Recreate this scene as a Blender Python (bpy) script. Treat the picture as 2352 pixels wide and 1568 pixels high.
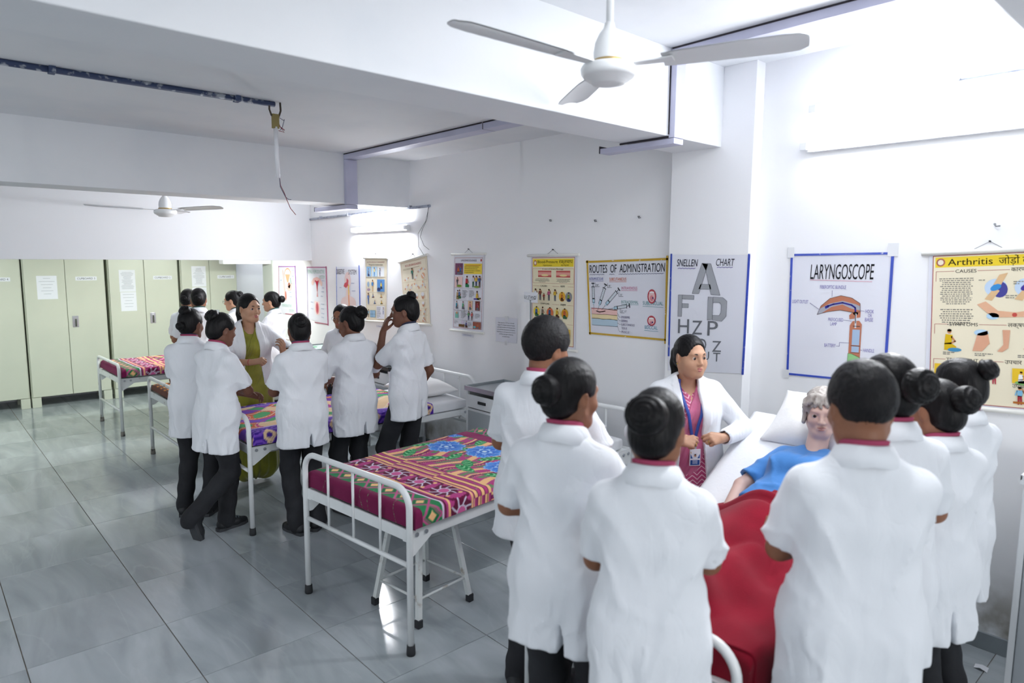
import bpy, bmesh, math, random
import numpy as np
from mathutils import Vector, Matrix
random.seed(7); rng = np.random.default_rng(7)
scene = bpy.context.scene
for o in list(bpy.data.objects): bpy.data.objects.remove(o)
COL = scene.collection
PI = math.pi; D2R = PI/180

# ------------------------------------------------------------------ camera (metres; x to the poster wall, y down the room, z up)
cam_d = bpy.data.cameras.new('camera'); cam = bpy.data.objects.new('camera', cam_d); COL.objects.link(cam)
cam_d.sensor_width = 36; cam_d.lens = 1553.08/2352*36; cam_d.clip_start = .05
_y, _p, _r = .732674, -.120811, .006728          # heading, tilt, roll
_f = Vector((math.sin(_y)*math.cos(_p), math.cos(_y)*math.cos(_p), math.sin(_p)))
_r0 = Vector((math.cos(_y), -math.sin(_y), 0)); _u0 = _r0.cross(_f)
_R = _r0*math.cos(_r)+_u0*math.sin(_r); _U = _u0*math.cos(_r)-_r0*math.sin(_r)
cam.matrix_world = Matrix(((_R.x, _U.x, -_f.x, 0), (_R.y, _U.y, -_f.y, 0), (_R.z, _U.z, -_f.z, 1.95), (0, 0, 0, 1)))
cam_d.dof.use_dof = True; cam_d.dof.focus_distance = 5.2; cam_d.dof.aperture_fstop = 2.0
scene.camera = cam

# ------------------------------------------------------------------ world, lamps, exposure
world = bpy.data.worlds.new('world'); scene.world = world; world.use_nodes = True
world.node_tree.nodes['Background'].inputs[0].default_value = (.75, .85, 1, 1)
world.node_tree.nodes['Background'].inputs[1].default_value = .3
vs = scene.view_settings
vs.view_transform = 'Standard'; vs.look = 'None'; vs.gamma = 1; vs.use_curve_mapping = False; vs.exposure = 0.10
scene.cycles.use_denoising = True
scene.cycles.max_bounces = 7; scene.cycles.diffuse_bounces = 5; scene.cycles.glossy_bounces = 3; scene.cycles.transmission_bounces = 4
scene.cycles.sample_clamp_indirect = 6; scene.cycles.caustics_reflective = False; scene.cycles.caustics_refractive = False
def strip_lamp(name, loc, length, power, color, rot, wide=.05):
    """strip-shaped area light"""
    l = bpy.data.lights.new(name, 'AREA'); l.shape = 'RECTANGLE'; l.size = length; l.size_y = wide; l.energy = power; l.color = color
    o = bpy.data.objects.new(name, l); COL.objects.link(o); o.location = loc; o.rotation_euler = rot
    return o
COOL = (.96, .98, 1.0); GREENISH = (.92, 1.0, .92)
# the battens on the poster wall throw their light into the room (the tubes themselves glow too, further down)
strip_lamp('wall_tube_light', (3.87, 1.22, 2.80), 1.15, 15, COOL, (0, 84*D2R, 0))
strip_lamp('wall_tube_light', (3.87, 1.25, 2.60), 1.15, 15, COOL, (0, 84*D2R, 0))
strip_lamp('wall_tube_light', (3.87, 6.54, 2.27), 1.1, 27, COOL, (0, 84*D2R, 0))
strip_lamp('overhead_fill_light', (2.2, .95, 3.08), 1.2, 20, COOL, (0, 0, 0))  # unseen lamp, added overhead to brighten the near floor
strip_lamp('left_fill_light', (-3.1, 4.4, 1.75), 1.2, 25, COOL, (0, -80*D2R, 0))  # added out of view to lift the middle of the poster wall
strip_lamp('left_fill_light', (-3.1, .9, 2.6), 1.2, 18, COOL, (0, -75*D2R, 0))  # second fill out of view on the left, added for the near bay
strip_lamp('recess_fill_light', (4.4, 10.5, 2.9), .8, 16, COOL, (0, 0, 0))  # lamp added out of view to brighten the recess
# broad unseen fill light, added behind the camera
rear_fill = bpy.data.lights.new('rear_fill_light', 'AREA'); rear_fill.shape = 'RECTANGLE'; rear_fill.size = 4.0; rear_fill.size_y = 1.7; rear_fill.energy = 135; rear_fill.color = (1.0, 1.0, 1.0)
rear_fill_o = bpy.data.objects.new('rear_fill_light', rear_fill); COL.objects.link(rear_fill_o); rear_fill_o.location = (.2, -5.9, 1.9); rear_fill_o.rotation_euler = (PI/2, 0, 0)
# under the loft, behind its front edge
strip_lamp('loft_tube_light', (2.9, 8.48, 1.99), 1.2, 30, GREENISH, (35*D2R, 0, 0))
strip_lamp('loft_tube_light', (.5, 8.48, 1.99), 1.2, 18, GREENISH, (35*D2R, 0, 0))
# ------------------------------------------------------------------ helpers
MATS = {}
def srgb(h):
    if isinstance(h, str): h = [int(h[i:i+2], 16)/255 for i in (0, 2, 4)]
    return tuple(c/12.92 if c <= .04045 else ((c+.055)/1.055)**2.4 for c in h[:3])
def mat(name, color, rough=.6, metal=0, spec=.5, bump=None, var=None, attr=None, emit=None, sheen=0, coat=0, stretch=None):
    """one procedural material. bump=(scale, strength); var=(scale, colour2, lo, hi); attr = colour attribute printed on the mesh"""
    if name in MATS: return MATS[name]
    m = bpy.data.materials.new(name); m.use_nodes = True; N = m.node_tree.nodes; L = m.node_tree.links
    b = N['Principled BSDF']; c = srgb(color)
    b.inputs['Base Color'].default_value = (*c, 1); b.inputs['Roughness'].default_value = rough
    b.inputs['Metallic'].default_value = metal; b.inputs['Specular IOR Level'].default_value = spec
    if sheen: b.inputs['Sheen Weight'].default_value = sheen
    if coat: b.inputs['Coat Weight'].default_value = coat; b.inputs['Coat Roughness'].default_value = .15
    if emit: b.inputs['Emission Color'].default_value = (*srgb(emit[0]), 1); b.inputs['Emission Strength'].default_value = emit[1]
    if bump or var:
        tc = N.new('ShaderNodeTexCoord'); src = tc.outputs['Object']
        if stretch:
            mp = N.new('ShaderNodeMapping'); mp.inputs['Scale'].default_value = stretch; L.new(src, mp.inputs[0]); src = mp.outputs[0]
    if var:
        n = N.new('ShaderNodeTexNoise'); n.inputs['Scale'].default_value = var[0]; n.inputs['Detail'].default_value = 5; L.new(src, n.inputs['Vector'])
        r = N.new('ShaderNodeMapRange'); r.inputs['From Min'].default_value = var[2]; r.inputs['From Max'].default_value = var[3]; L.new(n.outputs[0], r.inputs[0])
        x = N.new('ShaderNodeMix'); x.data_type = 'RGBA'; x.inputs[6].default_value = (*c, 1); x.inputs[7].default_value = (*srgb(var[1]), 1)
        L.new(r.outputs[0], x.inputs[0]); L.new(x.outputs[2], b.inputs['Base Color'])
    if attr:
        a = N.new('ShaderNodeVertexColor'); a.layer_name = attr; L.new(a.outputs[0], b.inputs['Base Color'])
    if bump:
        n = N.new('ShaderNodeTexNoise'); n.inputs['Scale'].default_value = bump[0]; n.inputs['Detail'].default_value = 4; L.new(src, n.inputs['Vector'])
        bp = N.new('ShaderNodeBump'); bp.inputs['Strength'].default_value = bump[1]; bp.inputs['Distance'].default_value = .004
        L.new(n.outputs[0], bp.inputs['Height']); L.new(bp.outputs[0], b.inputs['Normal'])
    MATS[name] = m; return m
def tag(o, label=None, cat=None, group=None, kind=None):
    for k, v in (('label', label), ('category', cat), ('group', group), ('kind', kind)):
        if v: o[k] = v
    return o
def link(name, me, m=None, parent=None):
    o = bpy.data.objects.new(name, me); COL.objects.link(o)
    if m is not None:
        for mm in (m if isinstance(m, (list, tuple)) else [m]): me.materials.append(mm)
    if parent: o.parent = parent
    return o
def thing(name, label, cat, loc=(0, 0, 0), rotz=0, group=None):
    o = bpy.data.objects.new(name, None); COL.objects.link(o); o.location = loc; o.rotation_euler = (0, 0, rotz); o.empty_display_size = .1
    return tag(o, label, cat, group)
def dup(root, loc, rotz=None, label=None):
    r = root.copy(); COL.objects.link(r); r.location = loc
    if rotz is not None: r.rotation_euler = (0, 0, rotz)
    if label: r['label'] = label
    for ch in list(root.children):
        c = ch.copy(); COL.objects.link(c); c.parent = r
        for g in ch.children:
            d = g.copy(); COL.objects.link(d); d.parent = c
    return r

class MB:
    """collects simple shapes into one mesh"""
    def __init__(s): s.v = []; s.f = []; s.c = []; s.col = None; s.sm = []
    def add(s, vs, fs, smooth=False):
        n = len(s.v); s.v += [tuple(map(float, v)) for v in vs]
        for f in fs: s.f.append([i+n for i in f]); s.c.append(s.col); s.sm.append(smooth)
        return s
    def box(s, a, b, ch=0):
        x0, y0, z0 = [min(p, q) for p, q in zip(a, b)]; x1, y1, z1 = [max(p, q) for p, q in zip(a, b)]
        if ch <= 0:
            return s.add([(x0, y0, z0), (x1, y0, z0), (x1, y1, z0), (x0, y1, z0), (x0, y0, z1), (x1, y0, z1), (x1, y1, z1), (x0, y1, z1)],
                         [(3, 2, 1, 0), (4, 5, 6, 7), (0, 1, 5, 4), (1, 2, 6, 5), (2, 3, 7, 6), (3, 0, 4, 7)])
        ch = min(ch, (x1-x0)*.45, (y1-y0)*.45, (z1-z0)*.45)
        bm = bmesh.new(); bmesh.ops.create_cube(bm, size=1)
        for v in bm.verts: v.co = ((x0+x1)/2+v.co.x*(x1-x0), (y0+y1)/2+v.co.y*(y1-y0), (z0+z1)/2+v.co.z*(z1-z0))
        bmesh.ops.bevel(bm, geom=bm.edges[:], offset=ch, segments=2, profile=.6, affect='EDGES')
        bm.verts.index_update(); s.add([v.co[:] for v in bm.verts], [[v.index for v in f.verts] for f in bm.faces]); bm.free(); return s
    def quad(s, a, b, c, d): return s.add([a, b, c, d], [(0, 1, 2, 3)])
    def poly(s, pts): return s.add(pts, [list(range(len(pts)))])
    def tube(s, pts, r, n=10, cap=True, closed=False):
        P = [Vector(p) for p in pts]; m = len(P); rs = r if hasattr(r, '__len__') else [r]*m
        up = None; vs = []
        for i, p in enumerate(P):
            t = (P[(i+1) % m]-P[i-1]) if closed else (P[min(i+1, m-1)]-P[max(i-1, 0)])
            if t.length < 1e-9: t = Vector((0, 0, 1))
            t.normalize()
            if up is None: up = t.orthogonal().normalized()
            else:
                up = up-t*up.dot(t); up = up.normalized() if up.length > 1e-6 else t.orthogonal().normalized()
            w = t.cross(up)
            vs += [p+(up*math.cos(2*PI*k/n)+w*math.sin(2*PI*k/n))*rs[i] for k in range(n)]
        fs = []
        for i in range(m if closed else m-1):
            j = (i+1) % m
            fs += [(i*n+k, i*n+(k+1) % n, j*n+(k+1) % n, j*n+k) for k in range(n)]
        s.add(vs, fs, True)
        if cap and not closed:
            q = len(s.v)-len(vs)
            for b, rev in ((0, True), ((m-1)*n, False)):
                l = [q+b+k for k in range(n)]; s.f.append(l[::-1] if rev else l); s.c.append(s.col); s.sm.append(False)
        return s
    def lathe(s, prof, c=(0, 0, 0), n=24, smooth=True):
        vs = [(c[0]+r*math.cos(2*PI*k/n), c[1]+r*math.sin(2*PI*k/n), c[2]+z) for r, z in prof for k in range(n)]
        fs = [(i*n+k, i*n+(k+1) % n, (i+1)*n+(k+1) % n, (i+1)*n+k) for i in range(len(prof)-1) for k in range(n)]
        return s.add(vs, fs, smooth)
    def prism(s, pts, off):
        """extrude a closed outline by the vector off"""
        n = len(pts); q = [tuple(np.add(p, off)) for p in pts]
        return s.add(list(pts)+q, [list(range(n))[::-1], list(range(n, 2*n))]+[(i, (i+1) % n, n+(i+1) % n, n+i) for i in range(n)])
    def grid(s, P, smooth=True, closed_u=False):
        """P[i][j] points"""
        a, b = len(P), len(P[0])
        fs = [(i*b+j, i*b+j+1, ((i+1) % a)*b+j+1, ((i+1) % a)*b+j) for i in range(a if closed_u else a-1) for j in range(b-1)]
        return s.add([p for r in P for p in r], fs, smooth)
    def build(s, name, m, parent=None, weld=False):
        me = bpy.data.meshes.new(name); me.from_pydata(s.v, [], s.f)
        me.polygons.foreach_set('use_smooth', s.sm)
        if any(c is not None for c in s.c):
            at = me.color_attributes.new('Ink', 'FLOAT_COLOR', 'CORNER'); arr = []
            for c, f in zip(s.c, s.f): arr += [*(c or (1, 1, 1)), 1]*len(f)
            at.data.foreach_set('color', arr)
        me.update()
        return link(name, me, m, parent)
def arc(c, u, v, r, a0, a1, n=8):
    return [tuple(np.array(c)+r*(math.cos(a)*np.array(u)+math.sin(a)*np.array(v))) for a in np.linspace(a0, a1, n)]
def hashn(P, s=1.0, seed=0):
    """smooth value noise, vectorised, roughly -1..1"""
    P = np.asarray(P, np.float32)*s+seed*17.13
    i = np.floor(P).astype(np.int64); f = P-i; f = f*f*(3-2*f)
    def h(a): 
        n = (a[..., 0]*374761393+a[..., 1]*668265263+a[..., 2]*2147483647) & 0xffffffff
        n = ((n ^ (n >> 13))*1274126177) & 0xffffffff
        return ((n ^ (n >> 16)) & 0xffff)/32767.5-1
    r = 0
    for dx in (0, 1):
        for dy in (0, 1):
            for dz in (0, 1):
                w = (f[..., 0] if dx else 1-f[..., 0])*(f[..., 1] if dy else 1-f[..., 1])*(f[..., 2] if dz else 1-f[..., 2])
                r = r+w*h(i+np.array([dx, dy, dz]))
    return r
_font_cache = {}
def text_tris(txt):
    """outline of a word as flat triangles, unit em: (verts, tris, width, ymin, ymax)"""
    if txt in _font_cache: return _font_cache[txt]
    cu = bpy.data.curves.new('t', 'FONT'); cu.body = txt; cu.resolution_u = 3
    o = bpy.data.objects.new('t', cu); COL.objects.link(o)
    me = o.to_mesh() if False else bpy.data.meshes.new_from_object(o.evaluated_get(bpy.context.evaluated_depsgraph_get()))
    v = np.array([x.co[:] for x in me.vertices]).reshape(-1, 3); f = [list(p.vertices) for p in me.polygons]
    bpy.data.objects.remove(o); bpy.data.curves.remove(cu); bpy.data.meshes.remove(me)
    if len(v) == 0: v = np.zeros((1, 3)); f = []
    r = (v, f, v[:, 0].min(), v[:, 0].max(), v[:, 1].min(), v[:, 1].max())
    _font_cache[txt] = r; return r
# ------------------------------------------------------------------ implicit-surface mesher (bodies, clothes, hair)
def V3(*a): return np.array(a, dtype=np.float64)
def nrm(v):
    v = np.asarray(v, float); return v/(np.linalg.norm(v)+1e-12)
def rx(a): c, s = math.cos(a), math.sin(a); return np.array([[1, 0, 0], [0, c, -s], [0, s, c]])
def ry(a): c, s = math.cos(a), math.sin(a); return np.array([[c, 0, s], [0, 1, 0], [-s, 0, c]])
def rz(a): c, s = math.cos(a), math.sin(a); return np.array([[c, -s, 0], [s, c, 0], [0, 0, 1]])

class Frame:
    """rigid frame: world = R p + t"""
    def __init__(s, R=None, t=(0, 0, 0)):
        s.R = np.eye(3) if R is None else np.asarray(R, float); s.t = np.asarray(t, float)
    def __call__(s, p): return s.R @ np.asarray(p, float) + s.t
    def inv(s, P): return (P - s.t.astype(P.dtype)) @ s.R.astype(P.dtype)
    def mul(s, o): return Frame(s.R @ o.R, s.R @ o.t + s.t)

class SDF:
    def __init__(s): s.ops = []; s.disp = None; s.lo = np.full(3, 1e9); s.hi = np.full(3, -1e9)
    def _bb(s, pts, r):
        for p in pts: s.lo = np.minimum(s.lo, np.asarray(p)-r); s.hi = np.maximum(s.hi, np.asarray(p)+r)
    def cone(s, a, b, ra, rb=None, k=.012, op='+', fr=None, sc=None):
        rb = ra if rb is None else rb
        sc = np.array((1, 1, 1) if sc is None else sc, float)
        a = np.asarray(a, float)/sc; b = np.asarray(b, float)/sc
        ab = (b-a).astype(np.float32); L2 = float(ab@ab)+1e-12; a32 = a.astype(np.float32); m = np.float32(sc.min())
        s32 = sc.astype(np.float32)
        def f(P):
            Q = fr.inv(P) if fr else P
            Q = Q/s32-a32
            h = np.clip(Q@ab/L2, 0, 1)
            E = Q-h[:, None]*ab
            return (np.sqrt(np.einsum('ij,ij->i', E, E))-(ra+(rb-ra)*h))*m
        s.ops.append((op, f, k))
        if op == '+':
            w = [fr(p*sc) if fr else p*sc for p in (a, b)]; s._bb(w, max(ra, rb)*sc.max()+.02)
        return s
    def ell(s, c, r, k=.012, op='+', fr=None, R=None):
        c = np.asarray(c, float); r = np.asarray(r, float); g = Frame(R, c); g = fr.mul(g) if fr else g
        r32 = r.astype(np.float32); mn = np.float32(r.min())
        def f(P):
            Q = g.inv(P)/r32
            k0 = np.sqrt(np.einsum('ij,ij->i', Q, Q)); Q2 = Q/r32
            k1 = np.sqrt(np.einsum('ij,ij->i', Q2, Q2))+1e-9
            return np.where(k0 < .3, (k0-1)*mn, k0*(k0-1)/k1)
        s.ops.append((op, f, k))
        if op == '+': s._bb([g.t], r.max()+.02)
        return s
    def half(s, p, n, k=.003, op='-', fr=None):
        """op '-': removes the side the normal points to"""
        p = np.asarray(p, float); n = nrm(n)
        if fr: p = fr(p); n = fr.R@n
        n32 = n.astype(np.float32); d0 = np.float32(n@p)
        s.ops.append((op, (lambda P: -(P@n32-d0)), k)); return s
    def func(s, f, k=.003, op='-'):
        s.ops.append((op, f, k)); return s
    def comb(s, d, di, op, k):
        if op == '+':
            h = np.maximum(k-np.abs(d-di), 0); return np.minimum(d, di)-h*h*(.25/k)
        if op == 'd': return d+di
        if op == '-': di = -di
        h = np.maximum(k-np.abs(d-di), 0); return np.maximum(d, di)+h*h*(.25/k)
    def mesh(s, vox, B=6):
        lo = s.lo; n = np.ceil((s.hi-lo)/(vox*B)).astype(int)+1
        g = np.stack(np.meshgrid(*[np.arange(i) for i in n], indexing='ij'), -1).reshape(-1, 3)
        ctr = (lo+(g+.5)*vox*B).astype(np.float32)
        hd = vox*B*.8661
        vals = []; d = np.full(len(g), 1e3, np.float32)
        for op, f, k in s.ops:
            di = f(ctr).astype(np.float32); vals.append(di); d = s.comb(d, di, op, k)
        slack = hd*1.15+(.012 if s.disp is not None else 0.002)
        keep = np.abs(d) < slack+.012
        g = g[keep]; d = d[keep]; vals = [v[keep] for v in vals]
        m = B+1
        o = np.stack(np.meshgrid(*[np.arange(m)]*3, indexing='ij'), -1).reshape(-1, 3)
        N = len(g)
        D = np.full((N, m**3), 1e3, np.float32)
        base = (lo+g*vox*B)
        off = (o*vox)
        for (op, f, k), v in zip(s.ops, vals):
            if op == '+': sel = v < np.maximum(d, 0)+2*hd*1.2+k
            elif op == 'd': sel = np.abs(d) < hd*2+.05
            elif op == '-': sel = v < hd*1.3+k+.01
            else: sel = v > -hd*1.3-k-.01
            idx = np.nonzero(sel)[0]
            if not len(idx): continue
            P = (base[idx][:, None]+off[None]).reshape(-1, 3).astype(np.float32)
            di = f(P).astype(np.float32).reshape(len(idx), -1)
            D[idx] = s.comb(D[idx], di, op, np.float32(k))
        if s.disp is not None:
            idx = np.nonzero(np.abs(D).min(1) < .03)[0]
            P = (base[idx][:, None]+off[None]).reshape(-1, 3).astype(np.float32)
            D[idx] += s.disp(P).astype(np.float32).reshape(len(idx), -1)
        D = D.reshape(N, m, m, m)
        ins = D < 0
        c8 = [(i, j, k) for i in (0, 1) for j in (0, 1) for k in (0, 1)]
        sl = lambda A, c: A[:, c[0]:c[0]+B, c[1]:c[1]+B, c[2]:c[2]+B]
        any_ = np.zeros((N, B, B, B), bool); all_ = np.ones((N, B, B, B), bool)
        for c in c8: t = sl(ins, c); any_ |= t; all_ &= t
        bi, ci, cj, ck = np.nonzero(any_ & ~all_)
        if not len(bi): return np.zeros((0, 3)), np.zeros((0, 4), int)
        cv = np.stack([sl(D, c)[bi, ci, cj, ck] for c in c8], 1)
        pos = np.zeros((len(bi), 3)); cnt = np.zeros(len(bi))
        C8 = np.array(c8, float)
        for a in range(8):
            for b in range(a+1, 8):
                if abs(C8[a]-C8[b]).sum() != 1: continue
                va, vb = cv[:, a], cv[:, b]; x = (va < 0) != (vb < 0)
                t = np.where(x, va/(va-vb+1e-20), 0)
                pos[x] += C8[a]+t[x, None]*(C8[b]-C8[a]); cnt[x] += 1
        cell = g[bi]*B+np.stack([ci, cj, ck], 1)
        verts = lo+(cell+pos/cnt[:, None])*vox
        S = (n*B+4).astype(np.int64)
        key = lambda c: (c[:, 0]*S[1]+c[:, 1])*S[2]+c[:, 2]
        K = key(cell.astype(np.int64)); order = np.argsort(K); Ks = K[order]
        faces = []
        for ax in range(3):
            e = [4, 2, 1][ax]
            x = (cv[:, 0] < 0) != (cv[:, e] < 0)
            cc = cell[x].astype(np.int64); neg = cv[x, 0] < 0
            u = np.zeros(3, np.int64); u[(ax+1) % 3] = 1; w = np.zeros(3, np.int64); w[(ax+2) % 3] = 1
            q = []; ok = np.ones(len(cc), bool)
            for dd in (-u-w, -w, 0*u, -u):
                kk = key(cc+dd); p = np.minimum(np.searchsorted(Ks, kk), len(Ks)-1); ok &= Ks[p] == kk; q.append(order[p])
            q = np.stack(q, 1)[ok]; neg = neg[ok]
            q[~neg] = q[~neg][:, ::-1]
            faces.append(q)
        return verts, np.concatenate(faces)

def np_mesh(name, verts, faces, smooth=True):
    me = bpy.data.meshes.new(name); n = len(faces); k = faces.shape[1] if n else 4
    me.vertices.add(len(verts)); me.vertices.foreach_set('co', np.asarray(verts, np.float32).ravel())
    me.loops.add(n*k); me.loops.foreach_set('vertex_index', np.asarray(faces, np.int32).ravel())
    me.polygons.add(n); me.polygons.foreach_set('loop_start', np.arange(0, n*k, k, dtype=np.int32))
    me.polygons.foreach_set('loop_total', np.full(n, k, np.int32))
    me.update(calc_edges=True)
    if smooth: me.polygons.foreach_set('use_smooth', np.ones(n, bool))
    return me
def sdf_obj(name, s, vox, m, parent=None, relax=1):
    v, f = s.mesh(vox)
    if relax and len(f):
        a = f.ravel(); b = np.roll(f, -1, 1).ravel(); ii = np.concatenate([a, b]); jj = np.concatenate([b, a])
        cnt = np.maximum(np.bincount(ii, minlength=len(v)), 1)
        for it in range(relax):      # a light pass evens out the lattice steps
            v = .5*v+.5*np.stack([np.bincount(ii, weights=v[jj, c], minlength=len(v)) for c in range(3)], 1)/cnt[:, None]
    return link(name, np_mesh(name, v, f), m, parent)
# ------------------------------------------------------------------ materials of the room
WALL = mat('white_wall_paint', 'eceef1', .75, spec=.3, bump=(35, .12), var=(1.3, 'e2e5ea', .45, .8))
CEILM = mat('white_ceiling_paint', 'e9ebee', .8, spec=.3, bump=(20, .15), var=(2.0, 'dfe3e8', .45, .8))
LOFTM = mat('loft_paint', 'e8e9ec', .8, spec=.3, bump=(25, .1))
TRIMM = mat('grey_skirting_paint', '8f979c', .5, var=(4, '7f878a', .4, .7))
def damp_wall():
    m = mat('poster_wall_paint', 'f5f6f8', .75, spec=.3); N = m.node_tree.nodes; L = m.node_tree.links; b = N['Principled BSDF']
    g = N.new('ShaderNodeNewGeometry'); s = N.new('ShaderNodeSeparateXYZ'); L.new(g.outputs['Position'], s.inputs[0])
    n = N.new('ShaderNodeTexNoise'); n.inputs['Scale'].default_value = 5; n.inputs['Detail'].default_value = 8; L.new(g.outputs['Position'], n.inputs['Vector'])
    h = N.new('ShaderNodeMapRange'); h.inputs['From Min'].default_value = .42; h.inputs['From Max'].default_value = .12
    L.new(s.outputs['Z'], h.inputs[0])
    a = N.new('ShaderNodeMath'); a.operation = 'MULTIPLY'; L.new(h.outputs[0], a.inputs[0])
    r = N.new('ShaderNodeMapRange'); r.inputs['From Min'].default_value = .42; r.inputs['From Max'].default_value = .62; L.new(n.outputs[0], r.inputs[0]); L.new(r.outputs[0], a.inputs[1])
    x = N.new('ShaderNodeMix'); x.data_type = 'RGBA'; x.inputs[6].default_value = (*srgb('f5f6f8'), 1); x.inputs[7].default_value = (*srgb('8d8674'), 1); L.new(a.outputs[0], x.inputs[0])
    # small scuffs and nail marks
    n2 = N.new('ShaderNodeTexNoise'); n2.inputs['Scale'].default_value = 26; n2.inputs['Detail'].default_value = 3; L.new(g.outputs['Position'], n2.inputs['Vector'])
    r2 = N.new('ShaderNodeMapRange'); r2.inputs['From Min'].default_value = .76; r2.inputs['From Max'].default_value = .8; r2.inputs['To Max'].default_value = .5; L.new(n2.outputs[0], r2.inputs[0])
    y = N.new('ShaderNodeMix'); y.data_type = 'RGBA'; y.inputs[7].default_value = (*srgb('a3a39e'), 1); L.new(r2.outputs[0], y.inputs[0]); L.new(x.outputs[2], y.inputs[6])
    L.new(y.outputs[2], b.inputs['Base Color'])
    bp = N.new('ShaderNodeBump'); bp.inputs['Strength'].default_value = .15; bp.inputs['Distance'].default_value = .01; L.new(n.outputs[0], bp.inputs['Height']); L.new(bp.outputs[0], b.inputs['Normal'])
    return m
PWALL = damp_wall()
def marble_tile():
    m = mat('grey_marble_tile', 'a9b2b8', .17, spec=.5); N = m.node_tree.nodes; L = m.node_tree.links; b = N['Principled BSDF']
    g = N.new('ShaderNodeNewGeometry'); oi = N.new('ShaderNodeObjectInfo')
    mp = N.new('ShaderNodeMapping'); mp.inputs['Scale'].default_value = (2.6, .6, 1); L.new(g.outputs['Position'], mp.inputs[0])
    sc = N.new('ShaderNodeVectorMath'); sc.operation = 'SCALE'; sc.inputs['Scale'].default_value = 9; L.new(oi.outputs['Random'], sc.inputs[0])
    ad = N.new('ShaderNodeVectorMath'); L.new(mp.outputs[0], ad.inputs[0]); L.new(sc.outputs[0], ad.inputs[1])
    n = N.new('ShaderNodeTexNoise'); n.inputs['Scale'].default_value = 1.7; n.inputs['Detail'].default_value = 7; n.inputs['Distortion'].default_value = .8; L.new(ad.outputs[0], n.inputs['Vector'])
    r = N.new('ShaderNodeValToRGB'); e = r.color_ramp.elements
    e[0].position = .28; e[0].color = (*srgb('939ca0'), 1); e[1].position = .75; e[1].color = (*srgb('bdc4c9'), 1)
    k = r.color_ramp.elements.new(.5); k.color = (*srgb('a9b1b5'), 1); L.new(n.outputs[0], r.inputs[0])
    # each tile a shade of its own
    hs = N.new('ShaderNodeHueSaturation'); mr = N.new('ShaderNodeMapRange'); mr.inputs['To Min'].default_value = .93; mr.inputs['To Max'].default_value = 1.04
    L.new(oi.outputs['Random'], mr.inputs[0]); L.new(mr.outputs[0], hs.inputs['Value']); L.new(r.outputs[0], hs.inputs['Color'])
    # pale feathery veins along the tile
    v = N.new('ShaderNodeTexNoise'); v.inputs['Scale'].default_value = 1.1; v.inputs['Detail'].default_value = 6; v.inputs['Distortion'].default_value = .7; L.new(ad.outputs[0], v.inputs['Vector'])
    w = N.new('ShaderNodeMath'); w.operation = 'SUBTRACT'; w.inputs[1].default_value = .5; L.new(v.outputs[0], w.inputs[0])
    w2 = N.new('ShaderNodeMath'); w2.operation = 'ABSOLUTE'; L.new(w.outputs[0], w2.inputs[0])
    w3 = N.new('ShaderNodeMapRange'); w3.inputs['From Min'].default_value = .018; w3.inputs['From Max'].default_value = 0; w3.inputs['To Max'].default_value = .16; L.new(w2.outputs[0], w3.inputs[0])
    x = N.new('ShaderNodeMix'); x.data_type = 'RGBA'; x.inputs[7].default_value = (*srgb('c6cccf'), 1); L.new(w3.outputs[0], x.inputs[0]); L.new(hs.outputs[0], x.inputs[6]); L.new(x.outputs[2], b.inputs['Base Color'])
    rr = N.new('ShaderNodeMapRange'); rr.inputs['To Min'].default_value = .08; rr.inputs['To Max'].default_value = .19; L.new(n.outputs[0], rr.inputs[0]); L.new(rr.outputs[0], b.inputs['Roughness'])
    return m
TILEM = marble_tile(); GROUT = mat('brown_grout', '6f675e', .9, var=(9, '8a7f72', .4, .7))
def struct(name, mb, m, parent=None):
    o = mb.build(name, m, parent)
    if parent is None: o['kind'] = 'structure'
    return o
XW = 3.955
# ------------------------------------------------------------------ floor of 0.61 m tiles, each a piece of its own
floor = struct('floor', MB().box((-3.3, -6.1, -.12), (5.2, 11.4, -.004)), GROUT)
tile_me = None; TX, TY = .611, .607
for i in range(-2, 7):
    for j in range(-5, 14):
        x0 = .911+TX*(i-1); y0 = 3.162+TY*(j-0)
        x0 -= 0; cx, cy = x0+TX/2, y0+TY/2
        if x0 > XW-.05 or y0 < .1: continue
        if tile_me is None:
            t = MB().box((-TX/2+.0022, -TY/2+.0016, -.012), (TX/2-.0022, TY/2-.0016, 0), .0012).build('tile', TILEM, floor); tile_me = t.data
        else:
            t = bpy.data.objects.new('tile', tile_me); COL.objects.link(t); t.parent = floor
        t.location = (cx, cy, random.uniform(-.0006, .0004))
struct('floor_beyond', MB().box((-3.3, -6.1, -.02), (-.93, 11.4, -.001)).box((-.93, -6.1, -.02), (3.95, .126, -.001)), TILEM)['label'] = 'rest of the tiled floor'
# ------------------------------------------------------------------ walls, beams, column, loft
struct('wall_right', MB().box((XW, -6.1, 0), (XW+.2, 9.86, 3.3)).box((XW, 9.86, 2.05), (XW+.2, 11.2, 3.3)), PWALL)
struct('wall_recess', MB().box((4.75, 9.4, 0), (4.9, 11.3, 3.3)), WALL)
struct('wall_far', MB().box((-3.3, 11.15, 0), (5.0, 11.35, 3.3)), WALL)
struct('wall_left', MB().box((-3.4, -6.1, 0), (-3.2, 11.3, 3.3)), WALL)
struct('wall_back', MB().box((-3.3, -6.3, 0), (4.2, -6.05, 3.3)), WALL)
struct('ceiling', MB().box((-3.3, -6.1, 3.13), (4.1, 2.5, 3.3)).box((-3.3, 2.5, 2.935), (4.9, 11.3, 3.3)), CEILM)
struct('beam', MB().box((-3.3, 2.352, 2.652), (XW, 2.70, 3.2), .006), CEILM)
struct('beam', MB().box((-3.3, 5.985, 2.468), (XW+.01, 6.36, 3.1), .006), CEILM)
struct('beam', MB().box((-3.3, .20, 2.65), (XW, .566, 3.2), .006), CEILM)
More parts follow.
